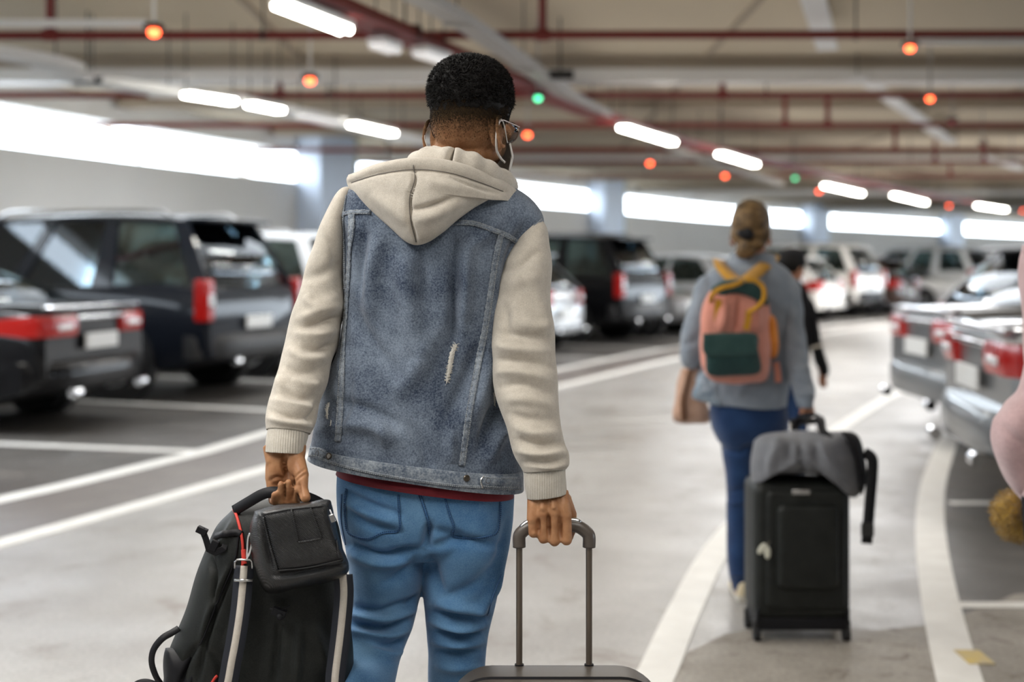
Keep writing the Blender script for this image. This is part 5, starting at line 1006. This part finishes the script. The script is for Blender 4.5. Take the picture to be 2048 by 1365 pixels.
rows = [(1475, 522, 1540, 522, Yw, .055, .055), (1440, 532, 1570, 536, Yw, .085, .08), (1412, 548, 1586, 556, Yw, .11, .10), (1404, 585, 1588, 600, Yw, .125, .12), (1408, 650, 1584, 660, Yw, .13, .125), (1405, 720, 1580, 720, Yw, .13, .125), (1395, 765, 1578, 765, Yw, .135, .13), (1408, 800, 1574, 806, Yw, .135, .135), (1420, 808, 1572, 815, Yw, .13, .13)]
sh, bvS = cloth('shirt', rows, M['shirt'], wm, [([(1470, 790), (1500, 770), (1560, 780)], 6, 8), ([(1440, 700), (1435, 790)], -6, 6)], nu=8, nv=90, p=2.4, wr=(10, 8), seed=21)
cloth('left_sleeve', [(1425, 545, 1450, 560, Yw, .03, .03), (1400, 556, 1440, 590, Yw-.01, .06, .055), (1384, 595, 1428, 620, Yw-.01, .062, .06), (1370, 640, 1418, 655, Yw-.02, .062, .06), (1360, 685, 1410, 690, Yw-.02, .06, .06), (1360, 718, 1404, 715, Yw+.01, .055, .06), (1374, 738, 1402, 728, Yw+.08, .03, .05)], M['shirt'], sh, [([(1365, 690), (1400, 680)], -6, 6), ([(1375, 640), (1410, 650)], -5, 6)], nu=8, nv=60, wr=(8, 14), seed=22)
cloth('right_sleeve', [(1545, 545, 1578, 545, Yw, .03, .03), (1548, 570, 1598, 572, Yw-.01, .06, .055), (1556, 610, 1604, 615, Yw-.03, .062, .06), (1562, 660, 1609, 665, Yw-.06, .062, .058), (1568, 705, 1614, 708, Yw-.09, .06, .058), (1576, 745, 1621, 748, Yw-.13, .058, .055), (1587, 778, 1629, 782, Yw-.17, .054, .052), (1592, 800, 1628, 802, Yw-.19, .046, .045), (1596, 816, 1624, 818, Yw-.20, .042, .040)], M['shirt'], sh, [([(1570, 690), (1610, 700)], -6, 6), ([(1580, 735), (1620, 740)], 6, 7), ([(1588, 765), (1628, 770)], -6, 6), ([(1592, 788), (1628, 792)], 6, 5)], nu=8, nv=60, wr=(8, 14), seed=23)
cloth('collar', [(1462, 505, 1548, 510, Yw+.01, .065, .065), (1458, 520, 1552, 525, Yw, .075, .07), (1450, 535, 1560, 540, Yw, .08, .08)], M['shirt'], sh, nu=8, nv=60, wr=(4, 14))
M['lining'] = fabric('pale checked lining', (.50, .58, .66), (.10, .17, .24), 60, 8)
b = puff([(1402, 748), (1430, 742), (1445, 770), (1440, 812), (1415, 806), (1385, 795), (1392, 770)], (1418, 778), lambda x, y: Yw-.10, .02, .02, nr=10, per=5, wr=6, sc=20); b.build('flared_hem', M['lining'], sh, ang=0)
b = MB()
addloft([(1424, 785, 1570, 790, Yw, .11, .10), (1419, 815, 1574, 820, Yw, .118, .11), (1424, 850, 1575, 850, Yw, .12, .11), (1436, 885, 1570, 885, Yw, .10, .1)], 2.4, 48)
addloft([(1424, 845, 1508, 845, Yw, .10, .09), (1440, 885, 1510, 885, Yw, .09, .085), (1450, 940, 1512, 940, Yw, .07, .075), (1453, 1000, 1512, 1000, Yw, .062, .065), (1453, 1060, 1512, 1060, Yw-.01, .062, .062), (1455, 1120, 1514, 1120, Yw-.02, .062, .062), (1462, 1165, 1512, 1165, Yw-.02, .056, .06), (1466, 1182, 1510, 1182, Yw-.02, .056, .06)], 2.1, 48)
addloft([(1495, 845, 1573, 845, Yw, .10, .09), (1505, 885, 1570, 885, Yw+.03, .09, .085), (1513, 940, 1572, 940, Yw+.08, .07, .075), (1518, 1000, 1574, 1000, Yw+.13, .062, .065), (1522, 1060, 1578, 1060, Yw+.17, .06, .06), (1525, 1150, 1576, 1150, Yw+.22, .056, .06)], 2.1, 48)
v, nn, f = remesh(b, .006, 4); v = v+nn*wob(v, 12, .006, 31)[:, None]; v = fold(v, nn, [([(1440, 900), (1480, 905), (1505, 890)], -5, 6), ([(1452, 985), (1505, 978)], -4, 6), ([(1452, 1010), (1505, 1000)], 4, 6), ([(1458, 1150), (1505, 1150)], 4, 4)]); from_vf('jeans', v, f, M['djean'], wm)
M['cream_shoe'] = mat('cream canvas shoe', (.62, .53, .36), .7)
shoe((la.x+.01, la.y-.06, .003), (la.x+.02, la.y+.19, .003), wm, M['cream_shoe'], .042); shoe((ra.x, ra.y-.06, .003), (ra.x+.02, ra.y+.19, .003), wm, M['cream_shoe'], .042)
# ---- pink backpack
M['pink'] = fabric('salmon pink canvas', (.56, .22, .16), (.70, .31, .24), 200, 14); M['mustard'] = fabric('mustard webbing', (.42, .20, .012), (.56, .28, .02), 200, 20); M['teal'] = fabric('dark teal canvas', (.010, .035, .036), (.025, .065, .062), 160, 14); M['orange'] = fabric('orange canvas side', (.62, .18, .02), (.72, .25, .03), 160, 14)
wb = thing('backpack', 'small salmon pink backpack with mustard straps and a dark teal pocket', 'backpack', PW(1470, 765, -.2))
YB = 5.085
OBk = [(1438, 570), (1470, 562), (1508, 566), (1534, 590), (1542, 640), (1544, 700), (1538, 750), (1520, 766), (1470, 768), (1425, 764), (1405, 735), (1398, 690), (1402, 630), (1415, 588)]
b = puff(OBk, (1470, 668), lambda x, y: YB+.0006*(x-1470), .085, .055, nr=26, pw=4, per=6, wr=8, sc=12, seed=15, folds=[([(1450, 600), (1445, 640), (1440, 665)], 9, 9), ([(1480, 600), (1478, 640), (1470, 665)], -10, 7), ([(1505, 590), (1512, 640), (1510, 665)], 9, 8)]); bvW = bv(b); b.build('bag_body', M['pink'], wb, ang=0)
b = puff([(1534, 625), (1552, 640), (1558, 690), (1552, 715), (1538, 712), (1532, 670)], (1543, 672), lambda x, y: YB+.05, .05, .04, nr=10, per=5); b.build('side_panel', M['orange'], wb, ang=0)
b = puff([(1408, 672), (1460, 670), (1512, 672), (1516, 700), (1520, 745), (1470, 752), (1418, 750), (1411, 715)], (1464, 712), lambda x, y: YB-.075+.0006*(x-1470), .03, .03, nr=14, pw=6, per=6, wr=2, sc=14); o = b.build('front_pocket', M['teal'], wb, ang=0)
b = puff([(1406, 668), (1460, 666), (1512, 668), (1513, 690), (1512, 708), (1460, 712), (1410, 709)], (1460, 690), lambda x, y: YB-.107+.0006*(x-1470), .010, .012, nr=10, pw=6, per=6); b.build('pocket_flap', fabric('teal flap', (.020, .060, .056), (.045, .10, .092), 120, 14), o, ang=0)
b = puff([(1422, 575), (1450, 560), (1500, 560), (1530, 580), (1536, 612), (1505, 598), (1480, 590), (1448, 592), (1425, 600)], (1480, 577), lambda x, y: YB-.045, .045, .04, nr=12, per=6, pw=3); b.build('top_flap', M['teal'], wb, ang=0)
for pl in ([(1437, 600), (1434, 625), (1432, 655)], [(1498, 620), (1496, 640), (1492, 660)]):
    h = [P(x, y, YB-.100) for x, y in pl]; b = MB(); b.ribbon(h, Vector((0, -1, 0)), .024, .006); b.build('lash_strap', M['mustard'], wb)
for pts in ([PW(1438, 522, .06), PW(1440, 530, -.03), PW(1452, 546, -.115), PW(1475, 566, -.21), PW(1492, 575, -.25)], [PW(1548, 512, .06), PW(1540, 522, -.03), PW(1520, 540, -.115), PW(1496, 560, -.21), PW(1480, 572, -.25)]):
    b = MB(); b.ribbon(vcr(pts, 6), Vector((0, -1, .6)), .050, .007); b.build('shoulder_strap', M['mustard'], wb, ang=0)
b = MB(); b.ribbon(vcr([P(1422, 610, YB-.07), P(1424, 592, YB-.11), P(1440, 578, YB-.13), P(1470, 570, YB-.13), P(1486, 562, YB-.12)], 6), Vector((0, -1, .2)), .018, .005); b.build('carry_handle', M['mustard'], wb, ang=0)
b = MB(); b.ribbon(vcr([P(1498, 625, YB-.11), P(1518, 612, YB-.13), P(1528, 595, YB-.13), P(1526, 575, YB-.12), P(1510, 562, YB-.12), P(1490, 560, YB-.12)], 6), Vector((0, -1, .2)), .018, .005); b.build('carry_handle', M['mustard'], wb, ang=0)
b = MB(); b.ribbon([PW(1552, 725, -.12), PW(1555, 745, -.12), PW(1556, 765, -.12)], Vector((0, -1, 0)), .025, .004); b.build('loose_strap', M['pink'], wb)
# ---- tan bag
tb_ = thing('shoulder_bag', 'tan leather bag hanging at the left hip of the woman', 'bag', PW(1380, 842, .2)); M['tan'] = fabric('tan leather', (.42, .25, .17), (.58, .37, .27), 80, 14, rough=.6)
b = puff([(1362, 738), (1388, 734), (1398, 752), (1408, 790), (1420, 842), (1385, 846), (1346, 842), (1349, 800), (1355, 765)], (1382, 800), lambda x, y: Yw+.18, .06, .06, nr=14, pw=3, per=6, wr=6, sc=12); b.build('bag_body', M['tan'], tb_, ang=0)
b = MB(); b.ribbon(vcr([PW(1368, 842, .125), PW(1366, 800, .105), PW(1374, 765, .12), PW(1384, 735, .16), PW(1396, 728, .21), PW(1404, 740, .24)], 6), Vector((0, -1, 0)), .02, .004); b.build('bag_strap', mat('brown leather strap', (.16, .07, .03), .5), tb_, ang=0)
# ---- black wheeled case with the grey duffel on top
wc = thing('suitcase', 'black soft sided wheeled suitcase pulled by the woman with a small bright badge', 'suitcase', (P(1608, 1290, 4.7).x, 4.75, 0))
Yc = 4.66; x0, x1 = P(1510, 1100, Yc).x, P(1703, 1100, Yc).x; z1, z0 = P(1600, 968, Yc).z, P(1600, 1240, Yc).z
rounded_case(x0, x1, Yc, Yc+.24, z0, z1, .035, .03).build('case_body', M['nylon'], wc, ang=0)
rounded_case(P(1552, 1100, Yc).x, P(1675, 1100, Yc).x, Yc-.035, Yc+.02, P(0, 1178, Yc).z, P(0, 1008, Yc).z, .03, .02).build('front_pocket', M['nylon'], wc, ang=0)
rounded_case(P(1530, 1100, Yc).x, P(1692, 1100, Yc).x, Yc-.012, Yc+.02, P(0, 1222, Yc).z, P(0, 980, Yc).z, .03, .02).build('front_panel', M['nylon'], wc, ang=0)
b = MB(); b.box(P(1602, 985, Yc-.018), (.066, .006, .018)); b.build('badge', M['silver'], wc, bevel=.002)
b = MB(); b.box((0.5*(x0+x1), Yc+.11, z0-.02), (x1-x0-.02, .2, .05)); b.build('base_plate', M['nylonD'], wc, bevel=.01)
for x in (x0+.012, x1-.012):
    b = MB(); b.box((x, Yc+.10, z0+.01), (.014, .2, .06)); b.build('corner_guard', M['nylonD'], wc, bevel=.005)
    for y in (Yc+.03, Yc+.2):
        b = MB(); b.lathe([(.010, -.012), (.026, -.012), (.026, .012), (.010, .012)], (x, y, .0275), 'x', 20); b.build('wheel', M['tyre'], wc)
        b = MB(); b.box((x, y, .055), (.03, .022, .045)); b.build('wheel_fork', M['dark'], wc, bevel=.004)
for x in (1585, 1640):
    b = MB(); b.tube([P(x, 985, Yc+.2), P(x-4, 846, Yc+.36)], .008, 10); b.build('handle_tube', M['silver'], wc)
b = MB(); b.tube([P(1579, 845, Yc+.36), P(1640, 842, Yc+.36)], .013, 12); b.build('handle_grip', M['dark'], wc)
lt = thing('luggage_tag', 'pale luggage tag pair on the left edge of the black suitcase', 'luggage tag', P(1528, 1120, Yc-.02))
for (x, y, a) in ((1524, 1098, 35), (1535, 1106, 0)):
    b = MB(); b.ball(P(x, y, Yc-.03), (.012, .004, .024), 14, Matrix.Rotation(R(a), 3, 'Y')); b.build('tag_leaf', mat('pale tag', (.62, .62, .52), .5), lt)
b = MB(); b.tube([P(1540, 1085, Yc-.02), P(1533, 1092, Yc-.03)], .003, 6); b.build('tag_cord', M['silver'], lt)
df = thing('duffel_bag', 'grey duffel with black end panel resting on the black suitcase', 'bag', P(1615, 970, Yc+.1))
M['greyf'] = fabric('grey nylon duffel', (.105, .11, .125), (.17, .175, .19), 200, 10, rough=.6)
b = puff([(1506, 880), (1530, 866), (1600, 864), (1680, 862), (1712, 872), (1722, 900), (1726, 950), (1726, 980), (1712, 998), (1695, 990), (1688, 956), (1600, 950), (1520, 956), (1503, 975), (1500, 925)], (1612, 915), lambda x, y: Yc+.12-.0003*(x-1612), .17, .15, nr=26, pw=3, per=6, wr=10, sc=8, seed=41, folds=[([(1600, 870), (1604, 965)], -9, 5), ([(1560, 875), (1545, 920), (1540, 960)], 9, 9), ([(1640, 880), (1660, 930), (1690, 970)], 9, 9), ([(1580, 880), (1575, 930)], -7, 6), ([(1630, 875), (1635, 930)], -7, 6)]); b.build('bag_body', M['greyf'], df, ang=0)
b = puff([(1682, 862), (1712, 868), (1726, 895), (1734, 950), (1730, 975), (1722, 990), (1716, 940), (1702, 900)], (1714, 915), lambda x, y: Yc+.0, .05, .16, nr=10, per=5, pw=3); b.build('end_panel', M['nylonD'], df, ang=0)
b = MB(); b.ribbon(vcr([P(1660, 880, Yc-.02), P(1645, 862, Yc+.02), P(1640, 838, Yc+.10), P(1625, 833, Yc+.22), P(1600, 838, Yc+.30), P(1588, 862, Yc+.24)], 6), Vector((0, -1, .3)), .03, .005); b.build('bag_handle', M['nylonD'], df, ang=0)
b = MB(); b.ribbon(vcr([P(1728, 905, Yc-.02), P(1742, 915, Yc-.03), P(1745, 935, Yc-.03), P(1740, 1000, Yc-.03), P(1733, 1088, Yc-.03)], 5), Vector((0, -1, 0)), .040, .004); b.build('hanging_strap', M['nylonD'], df, ang=0)
b = MB(); b.box(P(1735, 1060, Yc-.035), (.046, .012, .05)); b.build('strap_buckle', M['dark'], df, bevel=.003)

# ================================================================== person in the black cap beyond the woman
kd = thing('person', 'person in black cap and black jacket walking in front of the woman', 'person', (P(1590, 900, 7.7).x, 7.7, 0)); Yk = 7.7
def PK(x, y, d=0): return P(x, y, Yk+d)
HK = PK(1584, 524); tk = R(40); FWk = Vector((math.sin(tk), math.cos(tk), 0)); RTk = Vector((math.cos(tk), -math.sin(tk), 0))
b = MB(); qk, Mk = head_parts(b, HK, FWk, RTk, .9)
b.tube([qk(0, -.01, -.06), PK(1584, 565), PK(1582, 590)], [.048, .05, .07], 16); b.tube([PK(1582, 590), PK(1580, 700), PK(1582, 745)], [.09, .10, .11], 16)
b.tube([PK(1582, 590), PK(1612, 605), PK(1628, 680, .02), PK(1646, 750, .08)], [.045, .028, .026, .024], 14); b.tube([PK(1582, 590), PK(1552, 605), PK(1545, 680, .02), PK(1548, 745, .08)], [.045, .028, .026, .024], 14)
for bx, by in ((1646, 750), (1548, 745)):
    for k in range(4): chain(b, [PK(bx-5+k*3.2, by+4, .08), PK(bx-4+k*3.2, by+16, .09), PK(bx-4+k*3.2, by+22, .10), PK(bx-4+k*3.2, by+25, .12)], [.012, .0085, .008, .007], 8)
    chain(b, [PK(bx-6, by+3, .09), PK(bx-8, by+12, .11), PK(bx-7, by+18, .13)], [.012, .009, .008], 8)
legs = []
for (hx, kx, ax, dk, da) in ((1570, 1568, 1568, .10, .05), (1594, 1597, 1600, .02, -.15)):
    a_ = PK(ax, 960, da); legs.append(a_); b.tube([PK(hx, 750), PK(kx, 860, dk), a_, Vector((a_.x, a_.y, .05)), Vector((a_.x, a_.y+.13, .03))], [.05, .038, .032, .03, .02], 14)
v, nn, f = remesh(b, .007, 2); from_vf('body', v, f, M['skin_w'], kd)
M['blackc'] = fabric('black cotton', (.006, .006, .008), (.014, .014, .016), 200, 10, sheen=0)
b = MB(); hairball(b, qk(0, -.008, -.006), (.078, .098, .088), Mk, 3, .004, 28); b.build('hair', M['hair'], kd, ang=0)
b = MB(); pr = [(.088, -.012), (.089, .02), (.084, .05), (.066, .078), (.035, .092), (.002, .096)]; n = 28; vs = []
for (r_, h) in pr:
    for k in range(n): a = 2*math.pi*k/n; vs.append(qk(r_*math.cos(a), r_*1.18*math.sin(a), h))
b.add(vs, [(i*n+k, i*n+(k+1) % n, (i+1)*n+(k+1) % n, (i+1)*n+k) for i in range(len(pr)-1) for k in range(n)]); b.prism([qk(.07*math.cos(a), .08+.085*math.sin(a), -.004) for a in np.linspace(0, math.pi, 12)], (0, 0, .006)); b.build('cap', M['blackc'], kd, ang=50)
jt, _ = cloth('jacket', [(1570, 560, 1600, 560, Yk, .05, .05), (1556, 580, 1612, 580, Yk, .09, .09), (1548, 610, 1618, 610, Yk, .11, .11), (1550, 680, 1616, 680, Yk, .12, .12), (1548, 760, 1618, 760, Yk, .125, .125)], M['blackc'], kd, nu=6, nv=50, wr=(10, 9))
cloth('jacket_sleeve', [(1598, 590, 1615, 590, Yk, .03, .03), (1602, 612, 1630, 610, Yk, .055, .05), (1610, 660, 1637, 656, Yk+.01, .05, .05), (1622, 700, 1645, 696, Yk+.04, .046, .046), (1634, 735, 1656, 730, Yk+.07, .040, .04), (1640, 752, 1657, 748, Yk+.08, .036, .036)], M['blackc'], jt, nu=6, nv=36, wr=(8, 12))
cloth('jacket_sleeve', [(1550, 590, 1566, 590, Yk, .03, .03), (1536, 610, 1564, 612, Yk, .055, .05), (1532, 680, 1558, 680, Yk+.02, .046, .046), (1536, 745, 1560, 745, Yk+.08, .036, .036)], M['blackc'], jt, nu=6, nv=36, wr=(8, 12))
b = MB(); b.ribbon([PK(1608, 702, -.02), PK(1630, 694, -.03), PK(1646, 690, .0)], Vector((0, -1, 0)), .016, .004); b.build('sleeve_stripe', M['rib'], jt)
b = MB(); addloft([(1550, 735, 1616, 735, Yk, .11, .11), (1550, 780, 1616, 780, Yk, .11, .11)], 2.3, 30)
for (hx, kx, ax, dk, da) in ((1570, 1568, 1568, .10, .05), (1594, 1597, 1600, .02, -.15)): addloft([(hx-24, 770, hx+22, 770, Yk, .09, .09), (kx-18, 860, kx+18, 860, Yk+dk, .06, .06), (ax-14, 955, ax+14, 955, Yk+da, .05, .055), (ax-14, 972, ax+14, 972, Yk+da, .05, .055)], 2.1, 30)
v, nn, f = remesh(b, .009, 3); from_vf('trousers', v, f, M['djean'], kd)
for a_ in legs: shoe((a_.x, a_.y-.06, .003), (a_.x+.02, a_.y+.18, .003), kd, M['nylonD'], .042)

# ================================================================== passer by in the pink coat, mostly outside the frame
pk = thing('person', 'person in a dusty pink coat cut off by the right edge', 'person', (P(2125, 900, 3.5).x, 3.5, 0)); Yp = 3.5
def PP(x, y, d=0): return P(x, y, Yp+d)
HP = PP(2140, 330); b = MB(); qp, Mp = head_parts(b, HP, Vector((0, 1, 0)), Vector((1, 0, 0)), .95)
b.tube([qp(0, -.01, -.06), PP(2140, 440), PP(2138, 480)], [.048, .05, .07], 16); b.tube([PP(2138, 480), PP(2135, 700), PP(2135, 900)], [.08, .08, .08], 16)
b.tube([PP(2138, 500), PP(2094, 560), PP(2094, 700), PP(2052, 860, -.01), PP(2070, 985, .16)], [.05, .03, .028, .028, .026], 14); b.tube([PP(2138, 500), PP(2225, 540), PP(2250, 780), PP(2255, 950)], [.05, .03, .028, .026], 14)
for bx, by, dd in ((2070, 985, .16), (2255, 950, 0)):
    for k in range(4): chain(b, [PP(bx-14+k*9, by+8, dd), PP(bx-14+k*9, by+40, dd), PP(bx-14+k*9, by+55, dd+.02), PP(bx-14+k*9, by+50, dd+.04)], [.013, .0095, .009, .008], 8)
    chain(b, [PP(bx+14, by+4, dd), PP(bx+22, by+24, dd+.02), PP(bx+20, by+38, dd+.03)], [.013, .010, .009], 8)
lgs = []
for hx, ax, dd in ((2100, 2095, .1), (2170, 2175, -.12)):
    a_ = PP(ax, 1400, dd); lgs.append(a_); b.tube([PP(hx, 900), PP((hx+ax)/2, 1160, dd/2), a_, Vector((a_.x, a_.y, .05)), Vector((a_.x, a_.y+.13, .03))], [.045, .036, .032, .03, .02], 14)
v, nn, f = remesh(b, .007, 2); from_vf('body', v, f, M['skin_w'], pk)
b = MB(); hairball(b, qp(0, -.012, .004), (.083, .10, .096), Mp, 3, .005, 30); hairball(b, qp(0, -.04, -.08), (.07, .06, .10), Mp, 5, .008, 30); b.build('hair', M['hairw'], pk, ang=0)
M['coat'] = fabric('dusty pink wool', (.50, .33, .335), (.62, .43, .43), 90, 12, sheen=.4)
ct, _ = cloth('coat', [(2110, 450, 2170, 450, Yp, .06, .06), (2070, 475, 2210, 475, Yp, .10, .10), (2048, 520, 2232, 520, Yp, .12, .12), (2060, 700, 2225, 700, Yp, .13, .13), (2056, 900, 2230, 900, Yp, .15, .15), (2060, 1060, 2235, 1060, Yp, .16, .16)], M['coat'], pk, nu=6, nv=60, wr=(12, 7))
cloth('coat_sleeve', [(2050, 490, 2090, 490, Yp, .04, .04), (2058, 560, 2110, 560, Yp-.01, .075, .07), (2062, 680, 2118, 680, Yp-.02, .075, .07), (2046, 775, 2110, 770, Yp-.03, .078, .075), (2012, 812, 2090, 805, Yp-.03, .082, .078), (1992, 850, 2078, 830, Yp-.03, .085, .08), (1992, 905, 2090, 880, Yp+.01, .08, .08), (2018, 965, 2096, 930, Yp+.06, .065, .065), (2046, 1003, 2096, 970, Yp+.12, .05, .05)], M['coat'], ct, [([(2000, 850), (2030, 880), (2060, 900)], -5, 9)], nu=8, nv=60, wr=(6, 9))
cloth('coat_sleeve', [(2190, 490, 2226, 490, Yp, .04, .04), (2190, 560, 2250, 560, Yp, .07, .07), (2215, 780, 2282, 780, Yp, .065, .065), (2228, 950, 2282, 950, Yp, .05, .05)], M['coat'], ct, nu=6, nv=50, wr=(6, 9))
b = MB()
for hx, ax, dd in ((2100, 2095, .1), (2170, 2175, -.12)): addloft([(hx-52, 1000, hx+48, 1000, Yp, .09, .09), ((hx+ax)/2-40, 1160, (hx+ax)/2+40, 1160, Yp+dd/2, .065, .065), (ax-30, 1410, ax+30, 1410, Yp+dd, .055, .06)], 2.1, 30)
v, nn, f = remesh(b, .009, 3); from_vf('trousers', v, f, M['blackc'], pk)
for a_ in lgs: shoe((a_.x, a_.y-.06, .003), (a_.x+.02, a_.y+.18, .003), pk, M['nylonD'], .042)
fb = thing('fur_bag', 'mustard fluffy bag at the right edge below the pink sleeve', 'bag', PP(2045, 1085, .1)); M['furb'] = fabric('mustard fur', (.34, .20, .03), (.52, .33, .07), 90, 20, sheen=.5)
b = puff([(1984, 1010), (2010, 988), (2050, 984), (2100, 990), (2120, 1030), (2100, 1075), (2050, 1088), (2010, 1072), (1988, 1045)], (2050, 1035), lambda x, y: Yp+.18, .06, .05, nr=16, per=6, wr=8, sc=30); bvu = bv(b); cv = [Vector(x) for x in b.v]; fo = b.build('bag_body', M['furb'], fb, ang=0)
random.seed(8); cc = P(2050, 1035, Yp+.18); b = MB()
for i in range(2600):
    p = cv[random.randrange(len(cv))]+Vector((random.uniform(-.004, .004), random.uniform(-.004, .004), random.uniform(-.004, .004))); tuft(b, p, (p-cc).normalized(), random.uniform(.008, .016), .0012, random.uniform(-.6, .6))
b.build('fur', M['furb'], fo, ang=0, fix=False)
b = MB(); b.ribbon(vcr([PP(2030, 995, .18), PP(2040, 1010-30, .13), PP(2062, 1022, .16), PP(2085, 985, .18), PP(2092, 1000, .18)], 5), Vector((0, -1, 0)), .015, .004); b.build('bag_strap', M['tan'], fb, ang=0)
